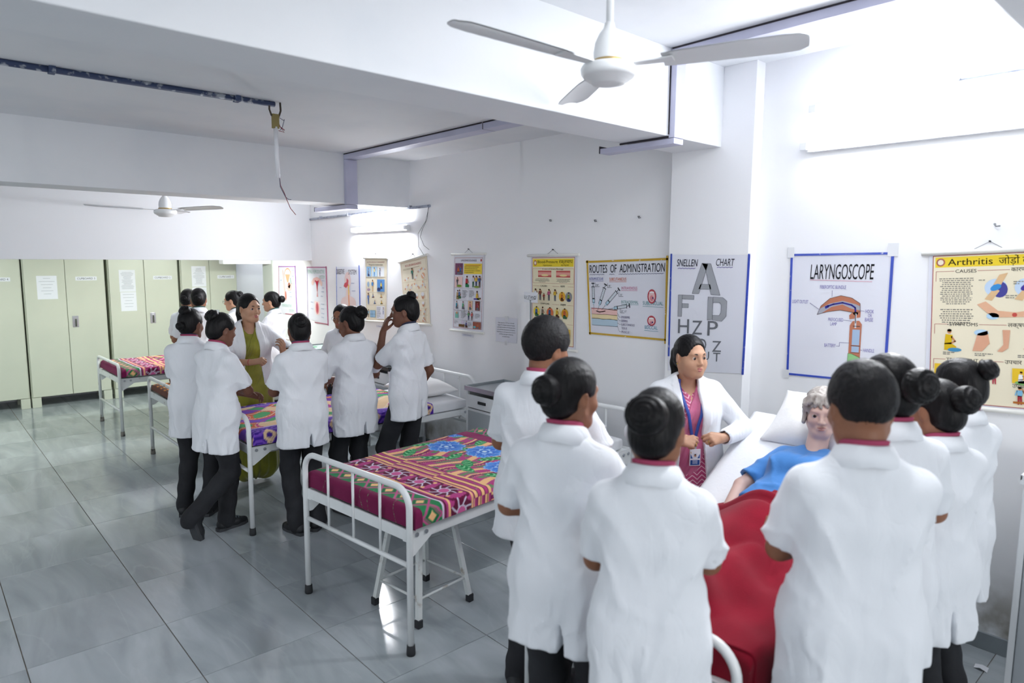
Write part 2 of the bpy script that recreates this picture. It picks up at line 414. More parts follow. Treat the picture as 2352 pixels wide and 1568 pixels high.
struct('column', MB().box((3.859, 2.135, 0), (XW+.02, 2.715, 3.14), .004), PWALL)
loft = struct('loft', MB().box((-3.3, 8.27, 1.918), (XW, 8.37, 2.94), .004).box((-3.3, 8.36, 2.02), (XW+.01, 11.2, 2.12)), LOFTM)
struct('lintel', MB().box((3.28, 9.55, 1.86), (XW, 9.72, 2.03), .004), LOFTM)
struct('trim_1', MB().box((XW-.012, 9.52, 0), (XW+.21, 9.86, 2.04), .004), mat('door_frame_paint', 'c9cfc8', .6))
sk = struct('baseboard_right', MB().box((XW-.014, -6, 0), (XW+.01, 2.135, .088), .003).box((XW-.014, 2.715, 0), (XW+.01, 9.5, .088), .003).box((3.847, 2.125, 0), (3.9, 2.725, .088), .003), TRIMM)
# ------------------------------------------------------------------ wiring ducts, pipes and wires
DUCT = mat('lilac_plastic_duct', 'c3c4da', .45, var=(3, 'b5b6cc', .4, .7)); DARKGAP = mat('dark_gap', '2b2730', .8)
OLDPIPE = mat('peeling_blue_pipe', '3c4a6c', .6, var=(18, 'b9bfc8', .55, .62)); PIPEW = mat('grey_pvc_pipe', 'aab0be', .5, var=(14, '7b8090', .5, .65))
def duct(label, a, b, gaps=()):
    t = thing('wiring_duct', label, 'duct', tuple((np.array(a)+b)/2), 0, 'lilac wiring ducts'); o = np.array(t.location)
    MB().box(np.array(a)-o, np.array(b)-o, .004).build('duct_cover', DUCT, t)
    for g in gaps: MB().box(np.array(g[0])-o, np.array(g[1])-o).build('dark_joint', DARKGAP, t)
duct('lilac plastic duct along the bright ceiling above the near fan', (3.30, .58, 3.076), (3.39, 2.350, 3.129), [((3.2955, .6, 3.121), (3.3005, 2.34, 3.1295))])
duct('short lilac upright duct on the face of the near white beam', (3.30, 2.310, 2.640), (3.39, 2.351, 3.074), [((3.2955, 2.345, 2.66), (3.3005, 2.3515, 3.05))])
duct('short lilac duct under the near white beam', (3.30, 2.312, 2.606), (3.39, 2.86, 2.638), [((3.2955, 2.35, 2.640), (3.3005, 2.70, 2.6505)), ((3.297, 2.860, 2.608), (3.392, 2.864, 2.652))])
duct('first lilac duct length along the grey ceiling, next to the near beam', (3.21, 2.72, 2.883), (3.33, 3.899, 2.934), [((3.2045, 2.73, 2.926), (3.2105, 3.89, 2.9345))])
duct('second lilac duct length along the grey ceiling, reaching the second beam', (3.21, 3.904, 2.883), (3.33, 5.983, 2.934), [((3.2045, 3.91, 2.926), (3.2105, 5.97, 2.9345)), ((3.209, 3.8995, 2.884), (3.331, 3.9035, 2.934))])
duct('lilac upright duct on the face of the second beam', (3.21, 5.938, 2.462), (3.33, 5.984, 2.881))
duct('short lilac duct under the second beam, beside the far tube light', (3.21, 5.94, 2.420), (3.33, 6.62, 2.460), [((3.208, 6.62, 2.422), (3.332, 6.624, 2.466))])
t = thing('ceiling_pipe', 'peeling dark blue pipe running across the grey ceiling', 'pipe', (-3.1, 4.40, 2.92))
MB().tube([(0, 0.04, 0), (4.95, -.065, 0)], .017, 12).build('pipe', OLDPIPE, t)
for i in range(5): MB().box((.9+i*.95, -.03+.02-.021*i, -.02), (.93+i*.95, .05-.021*i, .014)).build('clip', OLDPIPE, t)
t = thing('fan_rod', 'empty white fan rod hanging from a ceiling hook with loose wires', 'fan rod', (1.85, 4.33, 2.935))
MB().tube([(-.035, 0, 0), (-.037, 0, -.05), (-.025, 0, -.085), (0, 0, -.10), (.025, 0, -.085), (.037, 0, -.05), (.035, 0, 0)], .006, 8).build('hook', mat('rusty_iron', '4a4038', .8), t)
MB().box((-.022, -.012, -.165), (.022, .012, -.075), .004).build('clamp', mat('old_brass_clamp', '8b7d4a', .6), t)
MB().tube([(0, 0, -.155), (.0, -.01, -.475)], .0135, 14).tube([(-.016, -.012, -.45), (-.016, -.012, -.478)], .002, 6).build('rod', mat('white_enamel', 'e8e9ee', .35), t)
RW, BW = mat('red_wire', '8e3540', .5), mat('blue_grey_wire', '5a5f78', .5)
MB().tube([(.01, -.01, -.47), (.02, 0, -.52), (.045, .0, -.57), (.055, .0, -.60), (.09, .02, -.66), (.13, .03, -.70)], .0022, 6).tube([(.01, .0, -.10), (.03, 0, -.15), (.055, -.01, -.17), (.035, 0, -.155), (.06, .01, -.18), (.02, 0, -.175)], .0025, 6).build('red_wire', RW, t)
MB().tube([(.01, -.01, -.47), (.018, 0, -.53), (.05, .0, -.59), (.075, .01, -.605), (.095, .015, -.605)], .0022, 6).tube([(.02, 0, -.09), (.05, -.01, -.11), (.06, 0, -.10), (.045, 0, -.15), (.03, 0, -.17)], .002, 6).build('blue_wire', BW, t)
t = thing('wall_pipe', 'thin grey pipe with dangling wires on the far poster wall', 'pipe', (XW-.015, 8.25, 2.44))
MB().tube([(0, 0, 0), (0, -2.64, .03)], .014, 10).build('pipe', PIPEW, t)
MB().tube([(0, -2.62, .03), (-.005, -2.60, -.1), (-.01, -2.52, -.2), (-.02, -2.50, -.27), (-.03, -2.58, -.36), (-.04, -2.68, -.40)], .0022, 6).tube([(0, -2.63, .03), (-.01, -2.58, -.12), (-.02, -2.46, -.24), (-.04, -2.5, -.37), (-.05, -2.6, -.45)], .0022, 6).build('loose_wire', mat('black_wire', '2a2c33', .5), t)
for y in (-2.3, -1.0, -.3): MB().box((-.02, y-.008, -.01+.0113*-y), (.012, y+.008, .024+.0113*-y)).build('clip', PIPEW, t)
t = thing('wall_pipe', 'peeling grey pipe above the bright tube light on the near wall', 'pipe', (XW-.015, 1.12, 2.83))
MB().tube([(0, 0, 0), (0, -.9, 0)], .012, 10).build('pipe', PIPEW, t)
MB().box((-.016, -.02, -.02), (.012, .02, .02), .003).build('clip', PIPEW, t)
# ------------------------------------------------------------------ tube lights on the poster wall
GLOW = mat('lit_tube', 'ffffff', .5, emit=('f6f9ff', 34)); BATTEN = mat('white_batten', 'eef0f2', .4)
GLOW2 = mat('lit_tube_far', 'ffffff', .5, emit=('f6f9ff', 210))
def tube_light(label, y0, y1, z, g=None):
    t = thing('tube_light', label, 'light', (XW-.005, (y0+y1)/2, z)); h = (y1-y0)/2
    MB().box((-.035, -h, -.03), (.004, h, .03), .004).build('batten', BATTEN, t)
    MB().tube([(-.055, -h+.03, 0), (-.055, h-.03, 0)], .014, 12).build('tube', g or GLOW, t)
    for s in (-1, 1): MB().box((-.075, s*h-.02, -.022), (-.03, s*h+.02, .022), .004).build('end_cap', BATTEN, t)
tube_light('upper of the two glowing tube lights high on the near wall', .62, 1.80, 2.80)
tube_light('lower of the two glowing tube lights above the arthritis chart', .66, 1.84, 2.60)
tube_light('glowing tube light above the far posters, under the thin pipe', 5.98, 7.10, 2.27, GLOW2)
# ------------------------------------------------------------------ beds
ENAM = mat('white_enamel_paint', 'eceff0', .32, var=(6, 'dfe4e4', .5, .8), spec=.5); RUBBER = mat('black_rubber', '25272b', .7); BOLT = mat('steel_bolt', 'b9bfc6', .35, metal=.7)
OLDEN = mat('worn_enamel_paint', 'dde1e0', .4, var=(11, 'a89f94', .62, .7))
GREYFOOT = mat('worn_grey_rubber', '77746f', .8, var=(20, '4a4845', .5, .6))
def hoop(y0, y1, zt, r, x=0, foot=.03):
    """tube outline leg - rounded top rail - leg"""
    p = [(x, y0, foot)]+[(x, y0, zt-r-.02)]
    p += arc((x, y0+r, zt-r), (0, -1, 0), (0, 0, 1), r, 0, PI/2, 9)+arc((x, y1-r, zt-r), (0, 0, 1), (0, 1, 0), r, 0, PI/2, 9)
    return p+[(x, y1, zt-r-.02), (x, y1, foot)]
def bed(label, x, y, ang, L=2.02, W=.93, ft=.845, ht=.90, bars=3, low=.46, fancy=True, crank=False, old=False):
    t = thing('hospital_bed', label, 'bed', (x, y, 0), ang, 'hospital beds along the poster wall'); m = OLDEN if old else ENAM
    R = .0165; FT = GREYFOOT if old else RUBBER
    for xe, zt, nm, lo in ((0, ft, 'foot_frame', low), (L, ht, 'head_frame', .48)):
        f = MB().tube(hoop(0, W, zt, .10 if fancy else .06, xe), R, 12)
        f.tube([(xe, R, lo), (xe, W-R, lo)], .0125, 10)
        fo = f.build(nm, m, t)
        if fancy or xe:
            for i in range(bars): MB().tube([(xe, W*(i+1)/(bars+1), lo), (xe, W*(i+1)/(bars+1), zt-.004)], .0075, 8).build('bar', m, fo)
        for yy in (0, W):
            MB().lathe([(.0, -.0), (.022, 0), (.023, .012), (.0205, .05), (.0165, .052)], (xe, yy, .0005), 14).build('rubber_foot', FT, t)
    for yy, s in ((.012, 1), (W-.012, -1)):
        r = MB().box((.0, yy-.004, .575), (L, yy+.004, .632), .002).box((.0, yy-.004, .575), (L, yy+s*.04, .581))
        for xe, d in ((0, 1), (L, -1)):
            r.prism([(xe+d*.012, yy-.006, .632), (xe+d*.16, yy-.006, .632), (xe+d*.16, yy-.006, .585), (xe+d*.03, yy-.006, .50), (xe+d*.012, yy-.006, .50)], (0, .012, 0))
        ro = r.build('side_rail', m, t)
        for xe, d in ((0, 1), (L, -1)):
            for q in (.05, .11): MB().tube([(xe+d*q, yy-s*.005, .605), (xe+d*q, yy-s*.012, .605)], .011, 10).build('bolt', BOLT, ro)
    d = MB().box((.01, .014, .592), (L-.01, W-.014, .622), .003)
    d.box((.004, .0, .578), (.012, W, .636)).box((L-.012, 0, .578), (L-.004, W, .636))
    d.build('deck', m, t)
    return t
def soft_box(a, b, r, wob=.006, seed=1, n=(36, 18)):
    """mattress: a box with rounded, slightly uneven edges"""
    a, b = np.array(a, float), np.array(b, float); c = (a+b)/2; h = (b-a)/2
    bm = bmesh.new(); bmesh.ops.create_cube(bm, size=2); bmesh.ops.subdivide_edges(bm, edges=bm.edges[:], cuts=10, use_grid_fill=True)
    V = np.array([v.co[:] for v in bm.verts]); P = V*h; q = np.clip(P, -h+r, h-r); dlt = P-q; ln = np.linalg.norm(dlt, axis=1, keepdims=True)
    P = q+dlt/np.maximum(ln, 1e-9)*np.minimum(ln, r)
    P = P+c; P += wob*np.stack([hashn(P, 6, seed), hashn(P, 6, seed+1), hashn(P, 5, seed+2)], 1)*(P[:, 2:3] > a[2]+.02)
    F = np.array([[v.index for v in f.verts] for f in bm.faces]); bm.free()
    return P, F
SHEET = mat('white_bed_sheet', 'eef0f4', .85, bump=(60, .25), sheen=.2); PILLOWM = mat('white_pillow_case', 'f1f1f1', .85, bump=(45, .3), sheen=.2)
def on_bed(bedroot, o, lift=0):
    o.matrix_world = Matrix.Translation((0, 0, lift)) @ Matrix.Translation(bedroot.location) @ Matrix.Rotation(bedroot.rotation_euler.z, 4, 'Z')
    return o
def mattress(bedroot, label, x0=.088, x1=1.96, y0=.04, y1=.89, z0=.6225, z1=.72, m=None):
    P, F = soft_box((x0, y0, z0), (x1, y1, z1), .028)
    P[:, 2] = np.maximum(P[:, 2], z0)
    return tag(on_bed(bedroot, link('mattress', np_mesh('mattress', P, F), m or SHEET)), label, 'mattress')
def pillow(bedroot, label, cx, cy, z, lx=.40, ly=.58, th=.15, rz_=0, tilt=0, seed=3):
    n = 34; U, V = np.meshgrid(np.linspace(-1, 1, n), np.linspace(-1, 1, n), indexing='ij'); vs = []
    prof = (np.maximum(1-np.abs(U)**2.6, 0)*np.maximum(1-np.abs(V)**2.6, 0))**.55
    cor = 1-.07*(1-np.abs(U)**2)*np.abs(V)-.07*(1-np.abs(V)**2)*np.abs(U)
    X = U*lx/2*cor; Y = V*ly/2*cor
    N = hashn(np.stack([X, Y, 0*X], -1), 9, seed)*.012*prof+hashn(np.stack([X*.6, Y*2.2, 0*X], -1), 16, seed)*.006*prof
    top = np.stack([X, Y, th*.62*prof+N+.004], -1); bot = np.stack([X, Y, -th*.38*prof-.004], -1)
    idx = np.arange(n*n).reshape(n, n)
    q = lambda I: np.stack([I[:-1, :-1], I[1:, :-1], I[1:, 1:], I[:-1, 1:]], -1).reshape(-1, 4)
    per = np.concatenate([idx[:-1, 0], idx[-1, :-1], idx[:0:-1, -1], idx[0, :0:-1]]); pn = np.roll(per, -1)
    F = np.concatenate([q(idx), q(idx+n*n)[:, ::-1], np.stack([per, per+n*n, pn+n*n, pn], -1)])
    P = np.concatenate([top.reshape(-1, 3), bot.reshape(-1, 3)])
    P = P @ ry(tilt).T @ rz(rz_).T+np.array([cx, cy, z])
    o = tag(on_bed(bedroot, link('pillow', np_mesh('pillow', P, F), PILLOWM)), label, 'pillow')
    return o
CLOTH = mat('printed_blanket', 'ffffff', .9, attr='Ink', bump=(220, .25), sheen=.08, spec=.15)
def blanket(bedroot, label, u0, u1, W, top, drop_foot, drop_side, color, res=.007, x0=.055, y0=.012, seed=1, foldz=None):
    """woven blanket laid over the mattress, hanging over the foot and both sides; color(u, v) prints it (v from the near side)"""
    r = .03
    def edge(s):
        s = np.asarray(s); th = np.clip(-s/r, 0, PI/2); st = np.maximum(-s-r*PI/2, 0)
        out = np.where(s > 0, -s, r*np.sin(th)); dz = np.where(s > 0, 0, -r*(1-np.cos(th))-st); return out, dz
    A = np.arange(-drop_foot, u1, res); Bv = np.arange(-drop_side, W+drop_side+1e-6, res)
    ox, zx = edge(A); X = x0+r-ox
    yl, zl = edge(Bv); yh, zh = edge(W-Bv)
    Y = np.where(Bv < W/2, y0+r-yl, y0+W-r+yh+0*Bv); ZZ = np.minimum(zl, zh)
    Y = np.where(Bv < W/2, y0+r-yl-r+.0, y0+W+yh-.0)
    X, Y = np.meshgrid(X-r, Y, indexing='ij'); Z = top+np.minimum(zx[:, None], ZZ[None, :])
    P = np.stack([X, Y, Z], -1); w = hashn(P, 7, seed)*.005+hashn(P, 19, seed+3)*.002
    P[..., 2] += np.where(Z > top-.02, w+.004, 0)
    side = np.clip((top-Z)/.06, 0, 1)
    P[..., 1] += side*w*1.2*np.where(Bv[None, :] < W/2, -1, 1)-side*np.where(Bv[None, :] < W/2, 1, -1)*0
    P[..., 0] -= np.clip((top-Z)/.06, 0, 1)*(zx[:, None] < -.02)*(.004+.5*w)
    n, mm = X.shape; idx = np.arange(n*mm).reshape(n, mm)
    F = np.stack([idx[:-1, :-1], idx[1:, :-1], idx[1:, 1:], idx[:-1, 1:]], -1).reshape(-1, 4)
    me = np_mesh('blanket', P.reshape(-1, 3), F)
    U, V = np.meshgrid(A, Bv, indexing='ij'); c = color(U, V)
    col = np.concatenate([c.reshape(-1, 3), np.ones((n*mm, 1))], 1).astype(np.float32)
    at = me.color_attributes.new('Ink', 'FLOAT_COLOR', 'POINT'); at.data.foreach_set('color', col.ravel())
    return tag(on_bed(bedroot, link('blanket', me, CLOTH)), label, 'blanket')
def paint(c, m, col):
    m = np.clip(m, 0, 1)[..., None]; return c*(1-m)+np.array(srgb(col))*m
def soft(d, w=.0035): return np.clip(.5-d/w, 0, 1)
def flower(c, U, V, cu, cv, R, n, rot, dark, light, core, asp=1.0):
    du, dv = (U-cu), (V-cv)*asp; rr = np.hypot(du, dv); th = np.arctan2(dv, du)+rot
    pet = R*(.74+.26*np.abs(np.cos(n*th/2))); c = paint(c, soft(rr-pet), dark)
    vein = np.cos(n*th/2)**8*soft(rr-pet*.95)*(rr > R*.3); c = paint(c, vein*.9, light)
    return paint(c, soft(rr-R*.24), core)
def leaf(c, U, V, cu, cv, L, w, ang, dark='218a4f', light='93dca4'):
    du, dv = U-cu, V-cv; a = du*math.cos(ang)+dv*math.sin(ang); b = -du*math.sin(ang)+dv*math.cos(ang)
    h = w*np.clip(1-(2*a/L)**2, 0, 1)**.8; c = paint(c, soft(np.abs(b)-h), dark)
    st = (np.sin((a-np.abs(b)*.8)*160) > .35)*soft(np.abs(b)-h*.82); return paint(c, st*.75, light)
def blue_flower(c, U, V, cu, cv, R, rot):
    for k in range(7):
        a = rot+k*2*PI/7; pu, pv = cu+R*.55*math.cos(a), cv+R*.55*math.sin(a)
        du, dv = U-pu, V-pv; al = du*math.cos(a)+dv*math.sin(a); b = -du*math.sin(a)+dv*math.cos(a)
        d = np.hypot(al/1.15, b)-R*.42*(1+.08*np.sin(9*np.arctan2(b, al))); t = np.clip((al/R+.4), 0, 1)[..., None]
        colr = np.array(srgb('2a5fd0'))*(1-t)+np.array(srgb('62aef5'))*t; m = soft(d)[..., None]; c = c*(1-m)+colr*m
        st = (np.sin(np.arctan2(b, al+R*.5)*26) > .55)*soft(d+.006); c = paint(c, st*.55, '2b55b8')
        c = paint(c, soft(np.abs(d+.006)-.003)*.5, 'cfe4fb')
    rr = np.hypot(U-cu, V-cv); c = paint(c, soft(rr-R*.36*(1+.2*np.sin(5*np.arctan2(V-cv, U-cu)+rot))), 'a9d0f7')
    c = paint(c, soft(np.abs(rr-R*.2)-.008), '3d74d0'); return paint(c, soft(rr-R*.10), 'd9ecfb')
def lattice(c, U, V, u0, u1, bg='2f7d52', line='c0568a', dia='f9c58c', step=.088):
    m = (U > u0) & (U < u1); w = (u1-u0); p = (V % step)/step-.5; q = (U-(u0+u1)/2)/w
    g = paint(c, np.ones_like(U), bg)
    d = np.abs(p)+np.abs(q); g = paint(g, soft(np.abs(d-.5)-.06, .03), line); g = paint(g, soft(np.abs(d-.33)-.05, .03), '1f6b3f'); g = paint(g, soft(d-.21, .03), dia)
    g = paint(g, soft(np.abs(np.abs(p+q)-.36)-.03, .03)*.6, line)
    return np.where(m[..., None], g, c)
def floral(U, V, main='b5447f'):
    c = np.zeros(U.shape+(3,))+np.array(srgb('741a48'))
    c = lattice(c, U, V, .010, .140, '2a8050', 'c4558c', 'f9c58c', .125)
    c = paint(c, (U > .14)*1., 'b84182'); c = paint(c, soft(np.abs(U-.148)-.006), 'e3dcec'); c = paint(c, soft(np.abs(U-.164)-.006), '5e1738')
    c = paint(c, soft(np.abs(U-.192)-.007), 'f9c58c'); c = paint(c, soft(np.abs(U-.358)-.006), 'f9c58c')
    band = (U > .20)*(U < .352)*1.
    for k in range(-2, 8):      # pinwheel flowers in a row, scrolls between them
        v0 = .105+.2*k
        for sg in (-1, 1):
            du, dv = U-.276+sg*.045, V-v0-.1; rr = np.hypot(du, dv); c = paint(c, soft(np.abs(rr-.026)-.009)*band*(du*sg < .012), '6a1a42'); c = paint(c, soft(np.hypot(du, dv-.02)-.012)*band, 'f9c58c')
    for k in range(-2, 8):
        v0 = .105+.2*k; du, dv = U-.276, V-v0; rr = np.hypot(du, dv); th = np.arctan2(dv, du)
        out = .078+.006*np.cos(8*th+rr*40)
        c = paint(c, soft(rr-out)*band, '651539')
        sp = np.abs(((th*8/(2*PI)+rr*9) % 1)-.5); c = paint(c, soft((.5-sp)*rr*.72-.0042, .003)*(rr > .026)*soft(rr-out)*band, 'ddd2e6')
        c = paint(c, soft(np.abs(rr-.033)-.004)*band, 'ddd2e6'); c = paint(c, soft(rr-.029)*band, 'd2609a')
    # striped band with a stepped edge
    st = (U > .37)*(U < .50)*1.; step = np.floor((V+.05)/.36) % 2
    ph = (U-.37)/.13; c = paint(c, st*(np.sin(ph*2*PI*2.5+step*2.4) > .2), 'f9c58c'); c = paint(c, st*(np.sin(ph*2*PI*5+step*1.2+1) > .72), '5e1738')
    # field of slanting brush stripes
    fld = (U > .50)*1.; w = V*62+U*9+1.6*np.sin(U*17+V*5)
    c = paint(c, fld*(np.sin(w) > .25), 'f9c58c'); c = paint(c, fld*(np.sin(w) < -.55)*(np.sin(U*31+V*14) > -.3), '6e8a63'); c = paint(c, fld*(np.sin(w*.5+1) > .93), '8c2f63')
    for cu, cv, a in ((.60, .78, .5), (.64, .60, 2.4), (.70, .36, .9), (.66, .08, 2.0), (.58, -.06, 1.2), (.78, .86, 2.6), (1.08, .62, .4), (.86, .33, 2.7), (1.03, .30, 1.0), (.95, .02, .7), (.74, .52, .2), (1.1, .86, 1.9), (.62, .30, 1.5), (.9, .58, 1.6)):
        c = leaf(c, U, V, cu, cv, .17, .036, a)
    for cu, cv, R, rt in ((.86, .72, .125, .3), (.95, .46, .125, 1.1), (.80, .17, .11, .8), (1.10, .15, .12, 0), (1.12, .92, .09, .2)): c = blue_flower(c, U, V, cu, cv, R, rt)
    # turned-back maroon end, then the border again
    c = paint(c, (U > 1.12)*1., '8a2158'); c = lattice(c, U, V, 1.23, 1.36)
    return c
def magenta(U, V):
    c = floral(U, V); m = (U > .50); g = np.zeros_like(c)+np.array(srgb('a52a62')); w = np.sin(U*40)*np.sin(V*38)
    g = paint(g, (w > .35)*1., 'd9a0bd'); g = paint(g, (w < -.4)*1., '651539'); g = paint(g, (np.sin(U*23+V*9) > .86)*1., 'f9c58c'); g = paint(g, (np.sin(U*13-V*17) > .95)*1., '2f8d55')
    return np.where(m[..., None], g, c)
def purple(U, V):
    c = np.zeros(U.shape+(3,))+np.array(srgb('7b4fc0'))
    sd = (V < .12)*1.+(V > .8)*1.
    for k in range(-2, 16):
        for row, v0 in enumerate((-.12, .86, .03)):
            cu, cv = k*.17+.085*row, v0; rr = np.hypot(U-cu, (V-cv))*1.0; sp = np.sin(rr*190+np.arctan2(V-cv, U-cu)*1)
            c = paint(c, (sp > .1)*soft(rr-.088), '3f2290')
        for v0 in (-.04, .95): 
            d = np.abs(U-k*.17-.085)/.05+np.abs(V-v0)/.075; c = paint(c, soft(d-1, .06), 'efcfa4'); c = paint(c, soft(np.hypot((U-k*.17-.085)/1.4, V-v0)-.017), '4a2b8f')
    mid = (V > .1)*(V < .84)*1.
    w = np.sin(U*14+2*np.sin(V*9)); h = np.sin(V*17+2.5*np.sin(U*8))
    c = paint(c, mid, 'efcfa4'); c = paint(c, mid*(w > .2), 'd8663f'); c = paint(c, mid*(h > .45), '7b4fc0'); c = paint(c, mid*(w*h < -.45), '4fa56b'); c = paint(c, mid*(np.abs(w) < .12), 'c9458a'); c = paint(c, mid*(np.abs(h+.2) < .08), 'f6ead8')
    c = paint(c, soft(np.abs(V-.105)-.008)+soft(np.abs(V-.835)-.008), 'c7b4ea'); return c
def brown(U, V):
    c = np.zeros(U.shape+(3,))+np.array(srgb('5a3327')); p, q = (U % .12)-.06, (V % .12)-.06; rr = np.hypot(p, q)
    c = paint(c, soft(np.abs(rr-.044)-.008), 'd98a2e'); c = paint(c, soft(rr-.018), 'e8b45a'); c = paint(c, (np.abs(p) > .054)*1., '2e1a18')
    return paint(c, (U < -.02)*1., '6b4438')
A1 = math.radians(6.15)
bed1 = bed('white hospital bed nearest the camera, under the blue-flowered blanket', 1.738, 2.665, A1)
mattress(bed1, 'white sheeted mattress on the bed with the blue-flowered blanket')
blanket(bed1, 'maroon and pink floral blanket with large blue flowers on the nearest bed', 0, 1.36, .906, .727, .105, .098, floral, .0052)
pillow(bed1, 'plump white pillow at the head of the nearest floral bed', 1.70, .46, .786, .42, .62, .17)
bed2 = bed('white hospital bed under the purple blanket, students standing around it', 1.713, 4.635, 0)
mattress(bed2, 'white sheeted mattress on the bed with the purple blanket')
blanket(bed2, 'purple swirl blanket with cream diamonds on the bed in the middle', 0, 1.50, .906, .727, .10, .098, purple, .0105, seed=5)
pillow(bed2, 'white pillow beside the steel topped cabinet, on the purple blanket bed', 1.74, .45, .782, .40, .60, .16, seed=9)
bed3 = bed('white hospital bed with a brown circle patterned cover behind the students', 1.732, 6.335, 0, ft=.775, fancy=False, bars=0, low=.275, old=True)
mattress(bed3, 'thin mattress under the brown patterned cover', z1=.69)
blanket(bed3, 'brown cover with orange rings on the second bed from the cupboards', 0, 1.9, .906, .697, .07, .07, brown, .014, seed=7)
bed4 = bed('white hospital bed with a magenta blanket in front of the cupboards', 1.67, 8.215, .02, ft=.785, fancy=False, bars=0, low=.275, old=True)
mattress(bed4, 'mattress under the magenta blanket by the cupboards')
blanket(bed4, 'magenta blanket with a green diamond border on the bed by the cupboards', 0, 1.9, .906, .727, .10, .095, magenta, .012, seed=11)
# the manikin's bed: raised back rest
bed5 = bed('white hospital bed holding the manikin under a red blanket', 1.80, .965, 0, L=2.08, W=.92, ft=.775, low=.44)
def raised(x): return np.where(x < 1.05, 0, (x-1.05)*.62)
t2 = thing('mattress', 'white sheeted mattress with raised back rest under the manikin', 'mattress', (1.80, .965, 0))
n = 60
def slab(x0, x1, y0, y1, th, name, m, seed, wob=.004):
    X = np.linspace(x0, x1, n); Y = np.linspace(y0, y1, 30); XX, YY = np.meshgrid(X, Y, indexing='ij')
    e = np.minimum(np.minimum((XX-x0), (x1-XX)), np.minimum(YY-y0, y1-YY)); rnd = .03*np.sqrt(np.clip(1-(1-np.clip(e/.03, 0, 1))**2, 0, 1))-.03
    zb = .6225+raised(XX); zt = zb+th+rnd+wob*hashn(np.stack([XX, YY, 0*XX], -1), 8, seed)
    tp = np.stack([XX, YY, zt], -1).reshape(-1, 3); bt = np.stack([XX, YY, zb], -1).reshape(-1, 3); I = np.arange(n*30).reshape(n, 30)
    q = lambda I: np.stack([I[:-1, :-1], I[1:, :-1], I[1:, 1:], I[:-1, 1:]], -1).reshape(-1, 4)
    per = np.concatenate([I[:-1, 0], I[-1, :-1], I[:0:-1, -1], I[0, :0:-1]]); pn = np.roll(per, -1)
    return np.concatenate([tp, bt]), np.concatenate([q(I), q(I+n*30)[:, ::-1], np.stack([per, per+n*30, pn+n*30, pn], -1)])
P, F = slab(.06, 1.72, .03, .90, .10, '', SHEET, 3)
link('sheet_cover', np_mesh('sheet_cover', P, F), SHEET, t2)
m5 = MB().box((1.06, .02, .600), (1.09, .90, .6215)); m5.prism([(1.08, .025, .60), (1.70, .025, .985), (1.70, .025, 1.005), (1.08, .025, .62)], (0, .87, 0)); m5.tube([(1.5, .06, .62), (1.62, .06, .93)], .012, 8).tube([(1.5, .86, .62), (1.62, .86, .93)], .012, 8)
m5.build('back_rest', ENAM, bed5)
pillow(bed5, 'large white pillow propped behind the head of the manikin', 1.645, .475, 1.130, .36, .54, .13, tilt=-math.atan(.62)-.12, seed=21)
# ------------------------------------------------------------------ stool under the nearest bed
t = thing('stool', 'white four-legged metal stool under the nearest bed', 'stool', (2.075, 3.055, 0), .12)
for sx in (-1, 1):
    for sy in (-1, 1):
        a, b = (sx*.19, sy*.185, .03), (sx*.125, sy*.12, .50); d = np.array([.0135, 0, 0]); e = np.array([0, .0135, 0])
        A = [tuple(np.array(a)+p) for p in (-d-e, d-e, d+e, -d+e)]; B = [tuple(np.array(b)+p) for p in (-d-e, d-e, d+e, -d+e)]
        l = MB().add(A+B, [(3, 2, 1, 0), (4, 5, 6, 7), (0, 1, 5, 4), (1, 2, 6, 5), (2, 3, 7, 6), (3, 0, 4, 7)]).build('leg', OLDEN, t)
        MB().box((sx*.192-.017, sy*.187-.017, 0.0005), (sx*.192+.017, sy*.187+.017, .045), .004).build('rubber_foot', RUBBER, l)
for sx in (-1, 1): MB().tube([(sx*.175, -.17, .145), (sx*.175, .17, .145)], .007, 8).build('rung', OLDEN, t); MB().tube([(-.175, sx*.17, .145), (.175, sx*.17, .145)], .007, 8).build('rung', OLDEN, t)
MB().box((-.15, -.15, .50), (.15, .15, .525), .006).build('seat', ENAM, t)
